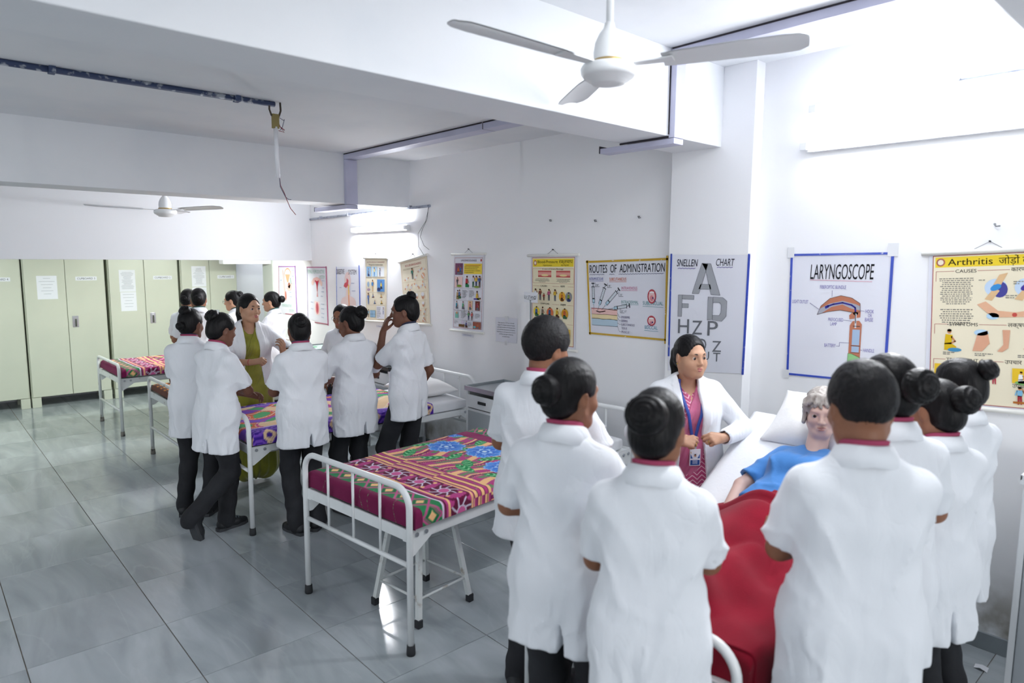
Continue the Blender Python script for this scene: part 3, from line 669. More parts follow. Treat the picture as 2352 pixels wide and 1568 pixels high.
# ------------------------------------------------------------------ cupboards along the far wall
CUPB = mat('cream_steel_enamel', 'ccd0bf', .33, var=(1.2, 'c3c8b8', .4, .7)); HANDLE = mat('chrome_handle', 'c2c7cc', .25, metal=.85); PAPER = mat('white_paper', 'e9ecf2', .7, bump=(30, .1)); CDARK = mat('dark_latch_paint', '4c5048', .7)  # last material: plain dark paint of the cupboard latches
INK = mat('printed_ink', 'ffffff', .75, attr='Ink', spec=.2)
def ink_text(mb, txt, u0, v0, h, col, w=None, F=None, sl=0):
    """word as flat triangles: left end u0, baseline v0, capital height h, optional width w"""
    v, f, x0, x1, y0, y1 = text_tris(txt); s = h/.70; sx = s if w is None else w/max(x1-x0, 1e-6)
    mb.col = srgb(col); mb.add([F(u0+(p[0]-x0)*sx+p[1]*s*sl, v0+p[1]*s, .0004) for p in v], f)
def cupboard(label, x0, x1, number, papers, y=10.50, gap=False):
    t = thing('steel_cupboard', label, 'cupboard', ((x0+x1)/2, y, 0), 0, 'steel cupboards along the far wall'); w = (x1-x0)/2
    b = MB().box((-w, .022, .13), (w, .46, 2.0), .004); 
    for sx in (-1, 1): b.box((sx*w, .0, 0.0005), (sx*(w-.10), .10, .13), .003).box((sx*w, .36, 0.0005), (sx*(w-.10), .46, .13), .003)
    b.build('body', CUPB, t)
    for k, (a, c) in enumerate(((-w+.012, -.003), (.003, w-.012))):
        d = MB().box((a, 0, .135), (c, .021, 1.99), .004).build('door', CUPB, t)
        if k == 1:
            MB().box((a+.045, -.006, 1.02), (a+.115, 0, 1.17), .003).box((a+.06, -.012, 1.10), (a+.10, -.006, 1.15), .002).build('handle', HANDLE, d)
            MB().box((a+.075, -.022, 1.03), (a+.092, -.006, 1.13), .004).build('latch', CDARK, d)
            if number:
                F = lambda u, v, o: (u, -.0022-o, v); lb = MB().box((a+.11, -.002, 1.635), (a+.355, .0, 1.685)).build('label_card', PAPER, d)
                q = MB(); ink_text(q, number, a+.13, 1.648, .025, '3d4247', .205, F); q.build('lettering', INK, d)
        for (pu, pv, pw, ph, lines) in [p[1:] for p in papers if p[0] == k]:
            MB().box((a+pu, -.0015, pv-ph), (a+pu+pw, 0, pv)).build('paper_notice', PAPER, d)
            q = MB(); q.col = srgb('b4b9bf'); yy = pv-.03
            for i in range(lines):
                l = random.uniform(.35, .8)*pw; q.quad(*[(a+pu+pw*.5+sx*l*.5, -.002, yy+sz) for sx, sz in ((-1, -.005), (1, -.005), (1, .0), (-1, 0))]); yy -= ph*.8/max(lines, 1)
            q.build('printed_lines', INK, d)
    return t
cupboard('cream steel cupboard numbered 4 at the left end of the row', .18, 1.112, 'CUPBOARD 4', [])
cupboard('cream steel cupboard numbered 3 with one small notice', 1.13, 2.04, 'CUPBOARD 3', [(0, .13, 1.70, .22, .30, 6)])
cupboard('cream steel cupboard numbered 2 with a long paper list', 2.075, 2.965, 'CUPBOARD 2', [(0, .12, 1.77, .20, .30, 16), (0, .125, 1.465, .195, .26, 5)])
cupboard('cream steel cupboard numbered 1 at the right end of the row, with two lists', 2.995, 3.80, 'CUPBOARD 1', [(0, .14, 1.82, .20, .30, 16), (0, .14, 1.51, .20, .26, 8)])
cupboard('cream steel cupboard mostly outside the picture, beside number 4', -.77, .16, '', [])
# ------------------------------------------------------------------ bedside cabinets
STEEL = mat('brushed_steel', 'b6bcc0', .3, metal=.9, bump=(80, .1)); CABM = mat('white_cabinet_enamel', 'e4e7ea', .4); CABIN = mat('grey_cabinet_panel', 'aab0b5', .5); BLACKTOP = mat('black_edging', '26282b', .5)
def bedside(label, x0, y0, x1, y1, h=.875, top=STEEL, doors=True):
    t = thing('bedside_cabinet', label, 'cabinet', ((x0+x1)/2, (y0+y1)/2, 0), 0, 'bedside cabinets'); a, b = (x1-x0)/2, (y1-y0)/2
    p = MB()
    for sx in (-1, 1):
        for sy in (-1, 1): p.box((sx*a, sy*b, 0.0005), (sx*(a-.025), sy*(b-.025), h-.03), .002)
    p.build('post', CABM, t)
    MB().box((-a+.012, -b+.004, .12), (a-.01, -b+.010, h-.03)).build('side_panel', CABM, t); MB().box((-a+.012, b-.01, .12), (a-.01, b-.004, h-.03)).build('side_panel', CABM, t)
    MB().box((a-.01, -b, .12), (a-.004, b, h-.03)).build('back_panel', CABIN, t); MB().box((-a+.01, -b+.01, .12), (a-.01, b-.01, .135)).build('bottom_shelf', CABM, t)
    MB().box((-a+.005, -b+.026, h-.20), (a-.02, b-.026, h-.18)).build('shelf', CABM, t)
    d = MB().box((-a-.006, -b+.026, h-.17), (-a+.012, b-.026, h-.06), .004).build('drawer', CABM, t)
    MB().box((-a-.014, -.05, h-.125), (-a-.006, .05, h-.10), .003).build('pull', BLACKTOP, d)
    if doors:
        e = MB().box((-a-.003, -b+.027, .14), (-a+.012, b-.027, h-.20), .004).build('door', CABIN, t)
    tp = MB().box((-a-.012, -b-.012, h-.03), (a+.008, b+.012, h-.008), .004)
    tp.box((-a-.012, -b-.012, h-.01), (-a-.002, b+.012, h+.012), .003).box((a, -b-.012, h-.01), (a+.008, b+.012, h+.012), .003).box((-a-.012, b+.002, h-.01), (a+.008, b+.012, h+.012), .003).box((-a-.012, -b-.012, h-.01), (a+.008, -b-.002, h+.012), .003)
    tp.build('top_tray', top, t); return t
bedside('white bedside cabinet with steel tray top between the floral and purple beds', 3.50, 4.03, 3.93, 4.47)
bedside('white bedside cabinet with a black edged top, behind the student rubbing her eye', 3.50, 5.70, 3.93, 6.15, top=BLACKTOP)
bedside('white bedside cabinet near the digestive system chart', 3.50, 7.40, 3.93, 7.85)
bedside('pale cabinet cut off by the right edge of the picture', 3.42, .08, 3.90, .60, 1.06, top=CABM)
t = thing('instrument_tray', 'steel instrument tray with small items on the black topped cabinet', 'tray', (3.70, 5.93, .869))
MB().box((-.19, -.16, 0), (.17, .16, .006), .002).box((-.20, -.17, .004), (-.19, .17, .05), .002).box((.17, -.17, .004), (.18, .17, .05), .002).box((-.19, -.17, .004), (.17, -.16, .05), .002).box((-.19, .16, .004), (.17, .17, .05), .002).build('tray_body', STEEL, t)
for k, (dx, dy, cc, r) in enumerate(((-.1, -.06, 'c9ced3', .022), (-.02, -.1, '8a3a34', .02), (-.06, .05, 'd7dbe0', .026), (.06, -.03, '7fb6d6', .022), (.03, .08, 'e8e4da', .02))):
    tag(MB().lathe([(0, 0), (r, 0), (r, .05), (r*.6, .058), (r*.6, .07), (0, .07)], (3.70+dx, 5.93+dy, .8755), 14).build('small_bottle', mat('bottle_%d' % k, cc, .35)), ['clear white small bottle at the front of the steel tray', 'brown small bottle in the steel tray', 'large pale small bottle in the steel tray', 'light blue small bottle in the steel tray', 'cream small bottle at the back of the steel tray'][k], 'bottle', 'bottles in the steel tray')
t = thing('printed_tray', 'pale green printed tray on the cabinet near the digestive system chart', 'tray', (3.68, 7.62, .869))
MB().box((-.19, -.16, 0), (.16, .16, .012), .004).build('tray_body', mat('mint_plastic', 'cfe8dc', .4), t)
q = MB(); q.col = srgb('4fa56b'); q.poly([(-.06+.07*math.cos(a), .02+.05*math.sin(a), .0125) for a in np.linspace(0, 2*PI, 20)[:-1]]); q.build('printed_leaf', INK, t)
# drip stand behind the tall young man
t = thing('drip_stand', 'thin steel drip stand with a paper tag in front of the blood pressure chart', 'stand', (3.82, 4.02, 0))
MB().tube([(0, 0, .03), (0, 0, 1.62)], .0085, 10).build('pole', STEEL, t); MB().tube([(0, -.07, 1.66), (0, -.065, 1.63), (0, 0, 1.62), (0, .065, 1.63), (0, .07, 1.66)], .005, 8).build('hook_bar', STEEL, t)
for k in range(4): MB().tube([(0, 0, .06), (.09*math.cos(k*PI/2+.4), .16*math.sin(k*PI/2+.4), .012)], .009, 8).build('foot_leg', STEEL, t)
g = MB().box((-.004, -.085, 1.60), (-.0025, .075, 1.685)).build('paper_tag', PAPER, t)
q = MB(); ink_text(q, 'I.V STAND', 0, 1.630, .026, '30333a', .135, lambda u, v, o: (-.0042-o, .07-u, v)); q.build('lettering', INK, t)
# ------------------------------------------------------------------ ceiling fans
FANM = mat('white_fan_enamel', 'e6e8ea', .38); FGOLD = mat('gold_trim', 'b59a5c', .35, metal=.6)
def ceiling_fan(label, x, y, z, zc, a0, R=.69):
    t = thing('ceiling_fan', label, 'fan', (x, y, z), a0, 'ceiling fans')
    MB().tube([(0, 0, .14), (0, 0, zc-z)], .0135, 14).build('rod', FANM, t)
    MB().lathe([(0, -.055), (.035, -.056), (.062, -.053), (.066, -.044), (.078, -.042), (.083, -.033), (.094, -.031), (.103, -.018), (.105, 0), (.098, .012), (.07, .02), (0, .02)], n=40).build('motor_housing', FANM, t)
    MB().lathe([(0, .02), (.06, .021), (.062, .027), (.058, .031), (0, .031)], n=32).build('gold_band', FGOLD, t)
    MB().lathe([(.056, .030), (.058, .06), (.052, .095), (.038, .125), (.022, .145), (.017, .165), (.0, .167)], n=32).build('canopy', FANM, t)
    MB().lathe([(.017, zc-z-.11), (.05, zc-z-.04), (.055, zc-z-.003), (0, zc-z-.003)], n=28).build('ceiling_cup', FANM, t)
    for k in range(3):
        c, s = math.cos(k*2*PI/3), math.sin(k*2*PI/3); P = []
        for r, w0, w1, zz in ((.20, -.048, .05, .010), (.26, -.056, .058, .012), (.45, -.062, .066, .017), (.60, -.062, .07, .020), (R-.03, -.055, .066, .022), (R, -.03, .04, .022)):
            row = []
            for q in np.linspace(0, 1, 7):
                w = w0+(w1-w0)*q; row.append((c*r-s*w, s*r+c*w, zz+.012-w*.16-.006*(2*q-1)**2))
            P.append(row)
        b = MB().grid(P); low = [[(p[0], p[1], p[2]-.004) for p in r] for r in P]; b.grid([r[::-1] for r in low])
        o = b.build('blade', FANM, t)
        k2 = MB().prism([(c*.08-s*w*1, s*.08+c*w, .008) for w in (-.02, .02)]+[(c*.24-s*w, s*.24+c*w, .012) for w in (.03, -.03)], (0, 0, .005)).build('blade_bracket', FANM, o)
    return t
ceiling_fan('white three-bladed ceiling fan close to the camera', 2.03, 1.725, 2.66, 3.13, 175*D2R)
ceiling_fan('white three-bladed ceiling fan far off, in front of the white loft', 1.99, 7.36, 2.40, 2.935, 178*D2R)
# litter
q = MB(); q.grid([[(2*.0, 0, .002), (.05, .004, .002)], [(.0, .03, .012), (.05, .03, .008)], [(.002, .055, .003), (.048, .06, .002)]]); o = tag(q.build('paper_scrap', PAPER), 'small torn white paper scrap on the floor by the skirting', 'paper'); o.location = (3.72, .72, 0)
# ------------------------------------------------------------------ charts and posters on the poster wall
def pap(name, col): return mat(name, col, .55, bump=(9, .25), spec=.35)
P_WHITE = pap('poster_paper_white', 'e3e5ee'); P_CREAM = pap('chart_paper_cream', 'eee6cf'); RODM = mat('white_plastic_rod', 'e6e6e0', .4); TAPE = mat('clear_tape', 'dfe1e4', .3)
class Poster:
    """flat sheet hung on the wall x = X; corners TL, TR, BR, BL as (y, z); printed shapes in centimetres, u to the right, v up"""
    def __init__(s, name, label, cat, X, corners, W, H, m, group='charts and posters on the wall', sheet='paper'):
        s.X, s.c, s.W, s.H = X, [np.array(c) for c in corners], W, H
        s.o = np.array([X, *(sum(s.c)/4)]); s.t = thing(name, label, cat, tuple(s.o), 0, group); s.q = MB(); s.m = m; n = 12
        rows = [[s.at(W*i/n, H*j/n, -.0006-.0016*math.sin(PI*j/n*3+i*.7)*math.sin(PI*i/n)**2) for i in range(n+1)] for j in range(n+1)]
        p = MB(); p.grid(rows); p.grid([[(a+.0012, b, c) for a, b, c in r][::-1] for r in rows]); p.build(sheet, m, s.t); s.lift = 0
    def at(s, u, v, d=0):
        a, b = u/s.W, v/s.H; yz = (s.c[3]*(1-a)+s.c[2]*a)*(1-b)+(s.c[0]*(1-a)+s.c[1]*a)*b
        return (s.X+d-.0006-s.o[0]-.0012*0, yz[0]-s.o[1], yz[1]-s.o[2])
    def F(s, u, v, o=0): return s.at(u, v, -.0028-s.lift-o)
    def up(s): s.lift += .00025
    def poly(s, pts, col): s.q.col = srgb(col); s.q.poly([s.F(*p) for p in pts][::-1]); return s
    def rect(s, u, v, w, h, col): return s.poly([(u, v), (u+w, v), (u+w, v+h), (u, v+h)], col)
    def ell(s, u, v, a, b, col, n=16, rot=0):
        c, q = math.cos(rot), math.sin(rot)
        return s.poly([(u+a*math.cos(t)*c-b*math.sin(t)*q, v+a*math.cos(t)*q+b*math.sin(t)*c) for t in np.linspace(0, 2*PI, n+1)[:-1]], col)
    def line(s, pts, w, col):
        s.q.col = srgb(col)
        for (a, b), (c, d) in zip(pts, pts[1:]):
            L = math.hypot(c-a, d-b)+1e-9; nx, ny = -(d-b)/L*w/2, (c-a)/L*w/2; ex, ey = (c-a)/L*w*.3, (d-b)/L*w*.3
            s.q.poly([s.F(*p) for p in ((a+nx-ex, b+ny-ey), (c+nx+ex, d+ny+ey), (c-nx+ex, d-ny+ey), (a-nx-ex, b-ny-ey))])
        return s
    def ring(s, pts, w, col): return s.line(list(pts)+[pts[0]], w, col)
    def box(s, u, v, w, h, lw, col): return s.ring([(u, v), (u+w, v), (u+w, v+h), (u, v+h)], lw, col)
    def text(s, t, u, v, h, col, w=None, sl=0): ink_text(s.q, t, u, v, h, col, w, s.F, sl); return s
    def para(s, u, v, w, n, dv, col='6a6a6a', center=False):
        for i in range(n):
            l = w*random.uniform(.72, 1)*(1 if i < n-1 else .6); a = u+(w-l)/2 if center else u; x = a
            while x < a+l:
                k = random.uniform(.5, 1.6); s.rect(x, v-i*dv, min(k, a+l-x), dv*.42, col); x += k+.35
        return s
    def squig(s, u, v, w, col):
        """a handwritten word too small to read"""
        return s.line([(u+i*.45, v+.5+.45*math.sin(i*2.1+u)+(.35 if i % 4 == 0 else 0)) for i in range(int(w/.45)+1)], .28, col)
    def person(s, u, v, h, top=None, leg=None, pose=0, hair='2a2220', skin='c98f68', bg=None):
        """small drawn figure, feet at u, v"""
        top = top or random.choice(['b5443c', '3f6ea8', '4f8f5a', 'd8b23c', 'c7658c', 'd8d8e0', '7a4f9a']); leg = leg or random.choice(['35406a', '5a3c30', '6b6f7a', '3a6a4a'])
        if bg: s.rect(u-h*.42, v-h*.05, h*.84, h*1.1, bg); s.up()
        if pose == 0:
            s.poly([(u-h*.09, v), (u-h*.02, v), (u, v+h*.42), (u+h*.04, v), (u+h*.11, v), (u+h*.1, v+h*.5), (u-h*.1, v+h*.5)], leg)
            s.poly([(u-h*.1, v+h*.46), (u+h*.1, v+h*.46), (u+h*.14, v+h*.8), (u-h*.14, v+h*.8)], top)
            s.line([(u-h*.13, v+h*.78), (u-h*.2, v+h*.52)], h*.06, top); s.line([(u+h*.13, v+h*.78), (u+h*.22, v+h*.62), (u+h*.12, v+h*.9)], h*.055, skin); hx, hy = u, v+h*.9
        elif pose == 1:   # sitting
            s.poly([(u-h*.2, v), (u+h*.25, v), (u+h*.28, v+h*.16), (u+h*.02, v+h*.34), (u-h*.2, v+h*.3)], leg)
            s.poly([(u-h*.2, v+h*.26), (u+h*.08, v+h*.26), (u+h*.12, v+h*.68), (u-h*.16, v+h*.72)], top); s.line([(u+h*.08, v+h*.6), (u+h*.22, v+h*.4), (u+h*.05, v+h*.3)], h*.07, skin); hx, hy = u-h*.01, v+h*.84
        else:             # lying, with a helper kneeling over
            s.poly([(u-h*.5, v+h*.04), (u+h*.3, v+h*.04), (u+h*.3, v+h*.2), (u-h*.5, v+h*.18)], leg); s.poly([(u+h*.0, v+h*.05), (u+h*.36, v+h*.05), (u+h*.36, v+h*.22), (u, v+h*.22)], top); hx, hy = u+h*.46, v+h*.15
            s.ell(u-h*.02, v+h*.75, h*.1, h*.11, skin, 10); s.ell(u-h*.02, v+h*.81, h*.1, h*.07, hair, 10); s.poly([(u-h*.2, v+h*.2), (u+h*.1, v+h*.2), (u+h*.1, v+h*.62), (u-h*.14, v+h*.64)], random.choice(['3f6ea8', 'b5443c', 'd8b23c'])); s.line([(u+h*.08, v+h*.58), (u+h*.24, v+h*.24)], h*.06, skin)
        s.up(); s.ell(hx, hy, h*.085, h*.1, skin, 10); s.ell(hx, hy+h*.045, h*.09, h*.065, hair, 10); return s
    def rods(s, ext=2.0, r=.011, knob=True, hook=True, bottom=True):
        for a, b, nm in ((0, 1, 'top_rod'), (3, 2, 'bottom_rod')):
            if nm == 'bottom_rod' and not bottom: continue
            p = s.c[a]; q = s.c[b]; d = (q-p)/np.linalg.norm(q-p); p = p-d*ext/100; q = q+d*ext/100
            A = (-.008, p[0]-s.o[1], p[1]-s.o[2]); B = (-.008, q[0]-s.o[1], q[1]-s.o[2])
            MB().tube([A, B], r, 12).build(nm, RODM, s.t)
        if hook:
            m = (s.c[0]+s.c[1])/2-s.o[1:]
            MB().tube([(-.004, m[0]+.07, m[1]+.004), (-.002, m[0], m[1]+.045), (-.004, m[0]-.07, m[1]+.004)], .0012, 5).tube([(.004, m[0], m[1]+.045), (-.012, m[0], m[1]+.047)], .004, 8).build('hanging_string', DARKGAP, s.t)
        return s
    def strip(s, pts, w, col, name, wob=0):
        """coloured tape along the edge, its own slightly raised ribbon"""
        b = MB()
        for p, q in zip(pts, pts[1:]):
            L = math.hypot(q[0]-p[0], q[1]-p[1]); nx, ny = -(q[1]-p[1])/L*w/2, (q[0]-p[0])/L*w/2; ex, ey = (q[0]-p[0])/L*w/2, (q[1]-p[1])/L*w/2
            f = lambda u, v, d: s.at(u, v, d)
            o = [(p[0]+nx-ex, p[1]+ny-ey), (q[0]+nx+ex, q[1]+ny+ey), (q[0]-nx+ex, q[1]-ny+ey), (p[0]-nx-ex, p[1]-ny-ey)]
            t = [f(*a, -.0042) for a in o]; z = [f(*a, -.0006) for a in o]
            b.add(t+z, [(3, 2, 1, 0), (4, 5, 6, 7), (0, 1, 5, 4), (1, 2, 6, 5), (2, 3, 7, 6), (3, 0, 4, 7)])
        b.build(name, mat('tape_'+col, col, .35, coat=.3, var=(30, 'ffffff', .66, .8)), s.t); return s
    def tape(s, u, v, w, h): MB().add([s.at(a, b, -.0046) for a, b in ((u, v), (u+w, v), (u+w, v+h), (u, v+h))]+[s.at(a, b, -.0005) for a, b in ((u, v), (u+w, v), (u+w, v+h), (u, v+h))], [(3, 2, 1, 0), (4, 5, 6, 7), (0, 1, 5, 4), (1, 2, 6, 5), (2, 3, 7, 6), (3, 0, 4, 7)]).build('tape', TAPE, s.t); return s
    def done(s, name='printed_picture'): s.q.build(name, INK, s.t); return s
XP = 3.952
# --- hand-drawn: routes of administration
p = Poster('handmade_poster', 'handmade poster of syringes and skin layers with a gold tape border', 'poster', XP, [(3.531, 1.939), (2.783, 1.965), (2.776, 1.392), (3.486, 1.38)], 74, 56, P_WHITE)
p.strip([(0, 55.5), (74, 55.5)], 1.5, 'c9a227', 'gold_tape').strip([(0.5, 56), (.5, 0)], 1.4, 'c9a227', 'gold_tape').strip([(0, .5), (74, .5)], 1.4, 'c9a227', 'gold_tape').strip([(73.4, 57), (73.4, -1.5)], 1.5, 'c9a227', 'gold_tape')
p.text('ROUTES  OF  ADMINISTRATION', 2.5, 47, 6.0, '22222a', 69, sl=.05)
for a, b in ((2.5, 18), (22, 27), (31, 71)): p.line([(a+i*1.2, 45.6+.35*(i % 2)) for i in range(int((b-a)/1.2)+1)], .3, '6a6a8a')
p.text('INTRAMUSCULAR', 2, 41.5, 2.1, '6a6fb0', 14); p.line([(2, 40.8), (16, 40.8)], .25, '6a6fb0'); p.text('SUBCUTANEOUS', 22, 41, 2.3, 'd2693e', 16); p.line([(22, 40.2), (38, 40.2)], .25, 'd2693e')
p.text('INTRAVENOUS', 33.5, 34.5, 2.2, 'cf7f9f', 14.5); p.line([(33, 33.8), (48, 33.8)], .25, 'cf7f9f'); p.text('INTRADERMAL', 33, 24.5, 2.2, '7aa9a6', 16); p.line([(33, 23.8), (49, 23.8)], .25, '7aa9a6')
p.text('SUBLINGUAL', 53, 24, 2.6, '6aa0a6', 18); p.line([(53, 23), (71, 22.6)], .25, '6aa0a6'); p.text('BUCCAL', 55, 7, 2.5, '6aa0b6', 11.5); p.line([(54.5, 6), (67, 5.8)], .25, '6aa0b6')
for i, (v, h, c) in enumerate(((15.5, 4.4, 'eec4be'), (12, 3.6, 'efdcae'), (7, 5.2, 'bcd3e2'))): p.rect(3, v, 26, h, c)
p.line([(3, 20), (12, 19.9), (20, 19.6), (29, 19.2)], .45, 'b03a3a'); p.line([(3, 15.6), (10, 15.4), (18, 15.7), (29, 15.2)], .25, '8a6a6a'); p.line([(3, 12.2), (9, 12.6), (14, 11.8), (22, 12.4), (29, 11.6)], .25, '8a7a4a'); p.line([(3, 7), (29, 7.2)], .25, '6a7f92'); p.line([(8, 18), (11, 17.3), (14, 17.6), (17, 18.2)], .7, 'b03040')
def syringe(x, y, a, L):
    d, n = np.array((math.cos(a), math.sin(a))), np.array((-math.sin(a), math.cos(a))); b = np.array((x, y)); Q = lambda s, w: tuple(b+d*s*L+n*w)
    p.line([Q(0, 0), Q(.25, 0)], .25, '55585f'); p.poly([Q(.2, -.5), Q(.28, -1.1), Q(.85, -1.1), Q(.85, 1.1), Q(.28, 1.1), Q(.2, .5)], 'd5dde4'); p.up(); p.poly([Q(.22, -.5), Q(.28, -1), Q(.42, -1), Q(.42, 1), Q(.28, 1), Q(.22, .5)], 'b5d3e2')
    p.ring([Q(.28, -1.1), Q(.85, -1.1), Q(.85, 1.1), Q(.28, 1.1)], .3, '3a3c44'); p.line([Q(.42, -1), Q(.42, 1)], .8, '2a2c33'); p.line([Q(.85, -1.6), Q(.85, 1.6)], .5, '3a3c44'); p.line([Q(.85, 0), Q(.97, 0)], .5, '55585f'); p.line([Q(.98, -1.3), Q(.98, 1.3)], .9, '3f4147')
    for k in range(6): p.line([Q(.48+k*.06, 0), Q(.48+k*.06, .9)], .15, '55585f')
syringe(5.5, 18.5, PI/2, 21); syringe(9, 17.5, 66*D2R, 23); syringe(13.5, 19, 42*D2R, 24); syringe(20.5, 19.8, 9*D2R, 21)
for x, y, t_ in ((8, 36.5, '90\u00b0'), (20, 36, '45\u00b0'), (31, 29.5, '25\u00b0'), (32, 17.5, '10\u00b0-15\u00b0')): p.line([(x, y+3.2), (x, y), (x+4, y)], .25, '55585f'); p.text(t_, x+1, y+.6, 1.3, '55585f')
for i, (tt, ww) in enumerate((('EPIDERMIS', 8), ('DERMIS', 6), ('SUBCUTANEOUS', 12.5), ('TISSUE', 5.5), ('MUSCLE', 7.5))): p.text(tt, 33, 13.6-i*2.7, 1.6, '5a4f7a', ww); 
for a, b in ((17.5, 14.3), (14, 11.6), (10, 8.9), (7.5, 3.5)): p.line([(29, a), (31, b), (32.5, b)], .2, '55585f')
for v0, k in ((30, 0), (13, 1)):
    p.ell(61, v0, 3.8, 5 if k == 0 else 3.6, 'b84a55', 20); p.up(); p.ell(61, v0-.1, 2.8, 3.9 if k == 0 else 2.5, 'e9c3c2', 18); p.up(); p.rect(59, v0+(2.4 if k == 0 else 1.2), 4, .9, 'f4f4f4'); p.ell(61, v0-1.2, 1.6, 2 if k == 0 else .9, 'd98a90'); p.up(); p.ell(62, v0-1, .6, .6, '3a3c7a'); p.line([(62, v0-1), (65 if k == 0 else 57, v0-4)], .25, '3a3c7a')
p.done()
# --- Snellen chart on the column
p = Poster('eye_chart', 'hand-drawn eye chart with large grey pencil letters and blue edge tape on the column', 'poster', 3.8555, [(2.694, 1.989), (2.119, 1.987), (2.125, 1.253), (2.686, 1.203)], 57, 76, P_WHITE)
p.strip([(.5, 76), (.5, 10)], 1.1, '2442a8', 'blue_tape').strip([(56.4, 76), (56.4, 0)], 1.4, '2442b0', 'blue_tape')
p.text('SNELLEN', 5, 68.5, 4.6, '222030', 15.5, sl=.12).text('CHART', 34, 69, 4.6, '222030', 12.5, sl=.1)
p.line([(6+i*1.2, 67+.4*(i % 2)) for i in range(12)], .35, '7a6fae'); p.line([(35+i*1.2, 67.8+.4*(i % 2)) for i in range(10)], .35, '7a6fae')
g = 'a3a6ac'; e = '6d7076'
def block(pts_list):
    for pts in pts_list: p.poly(pts, g)
    p.up()
    for pts in pts_list: p.ring(pts, .22, e)
# large pencilled letters
block([[(17.5, 51), (22.5, 51), (28.5, 70), (24, 70.5)], [(24, 70.5), (30.5, 70.3), (38, 50.2), (31.5, 50.6), (27, 66)], [(22.2, 54), (31.5, 54), (30.6, 57), (23.4, 57)]])
block([[(7, 36), (10, 36), (10, 50), (7, 50)], [(10, 50), (19, 49.8), (19, 47.2), (10, 47.4)], [(10, 44.4), (15, 44.3), (15, 41.8), (10, 41.8)]])
block([[(29.5, 34), (33.2, 34.6), (33.2, 48.8), (29.5, 49)], [(33.2, 49), (40, 48.8), (43, 46.5), (43, 37), (40, 33.6), (33.2, 34.2), (33.2, 37.2), (38, 37.2), (39.2, 39), (39.2, 44), (38, 45.6), (33.2, 45.6)]])
p.text('H', 7.5, 25, 9.5, e, 8.5).text('Z', 18.5, 24.5, 9.2, e, 7.5).text('P', 30, 24, 9.8, e, 7.5)
p.text('Z', 8.5, 14.5, 8, e, 6).text('U', 16.5, 14.3, 8, e, 6).text('D', 24, 14, 8, e, 5.6).text('Z', 34, 13.6, 7.2, e, 6.5)
p.text('N', 12, 8, 5.5, e, 5).text('U', 27, 7.8, 5.8, e, 5).text('T', 35, 7.3, 5.8, e, 5.2).text('N', 28, 4.8, 2.6, e, 3)
p.done()
# --- laryngoscope
p = Poster('handmade_poster', 'handmade laryngoscope poster with a blue tape border', 'poster', XP, [(1.91, 1.991), (1.346, 2.0), (1.341, 1.287), (1.896, 1.268)], 56, 72, P_WHITE)
p.strip([(0, 71.6), (56, 71.6)], 1.2, '2845b0', 'blue_tape').strip([(.5, 72), (.5, 0)], 1.2, '2845b0', 'blue_tape').strip([(55.5, 72), (55.5, 0)], 1.4, '2845b0', 'blue_tape').strip([(0, .5), (56, .5)], 1.2, '2845b0', 'blue_tape')
p.tape(-2, 70, 4, 6).tape(53, 70, 5, 7).tape(-2.5, -2, 4, 5)
p.text('LARYNGOSCOPE', 12, 57.5, 8.6, '17171c', 34.5, sl=.04); p.line([(12, 57), (46, 56.2)], .3, 'd9a0b0')
p.text('FIBEROPTIC BUNDLE', 18, 52, 2, '7d74b0', 14.5); p.text('LIGHT OUTLET', 2, 43.2, 2, '7d74b0', 9.5); p.text('HOOK', 43.5, 38.8, 2, '7d74b0', 4.4).text('OR', 45, 36.6, 1.8, '7d74b0', 2).text('BASE', 43.5, 34.2, 2, '7d74b0', 4.2)
p.text('PREFOCUSED', 23.5, 33.5, 1.9, '7d74b0', 8.4).text('LAMP', 24.8, 31, 1.9, '7d74b0', 3.6); p.text('BATTERY', 22, 18.5, 2, '7d74b0', 6.4).text('HANDLE', 43.5, 17, 2, '7d74b0', 5.8)
BR = 'b9775d'
p.poly([(17, 37), (19, 42), (24, 46.5), (30, 48.2), (36, 47), (40.5, 44), (40.8, 39.5), (38, 38.8), (30, 40), (23, 38.8)], BR); p.up()
p.poly([(17, 37), (18.5, 40.5), (24, 43.5), (31, 45.3), (38, 43.6), (40.6, 42.5), (40.6, 40.2), (36, 41), (31, 43.2), (25, 41.6), (19.5, 37.8)], 'a5a7b2'); p.up()
p.line([(23, 42), (26, 43.2), (31, 44.2), (36, 43), (38, 41.6), (38.5, 37.5)], .9, '2f2f8a'); p.poly([(21.6, 40.4), (23.6, 41.4), (23.2, 42.8), (21.2, 41.8)], '2f2f8a'); p.poly([(35.3, 35), (41, 36.3), (41, 39.6), (37, 39.2), (35, 37.2)], BR); p.ell(38.4, 38.4, 1.4, 1, 'f0f0f4')
p.poly([(35.6, 16), (35.6, 31.5), (37, 34), (40.5, 34.4), (42, 32.4), (42, 5), (35, 5)], BR); p.up(); p.rect(37.2, 20.5, 4, 8.8, 'a5bcd6').rect(37.2, 16.5, 4, 3.3, 'a5bcd6'); p.line([(37.5, 31.2), (41, 31.2)], .4, '3a3a44'); p.line([(38.5, 38), (38.7, 30.5)], .9, 'd9dbe2'); p.line([(38.3, 38), (38.6, 33)], .4, '2f2f8a'); p.line([(36.8, 20.1), (41.6, 20.1)], .4, '5a3f3a'); p.line([(36.8, 16.2), (41.6, 16.2)], .3, '5a3f3a')
p.up(); p.poly([(35.2, 1.8), (35.4, 15.6), (37.5, 15.4), (42, 13.6), (41.6, 1.8)], '93c98a'); p.ring([(35.2, 1.8), (35.4, 15.6), (37.5, 15.4), (42, 13.6), (41.6, 1.8)], .2, '4a6a44')
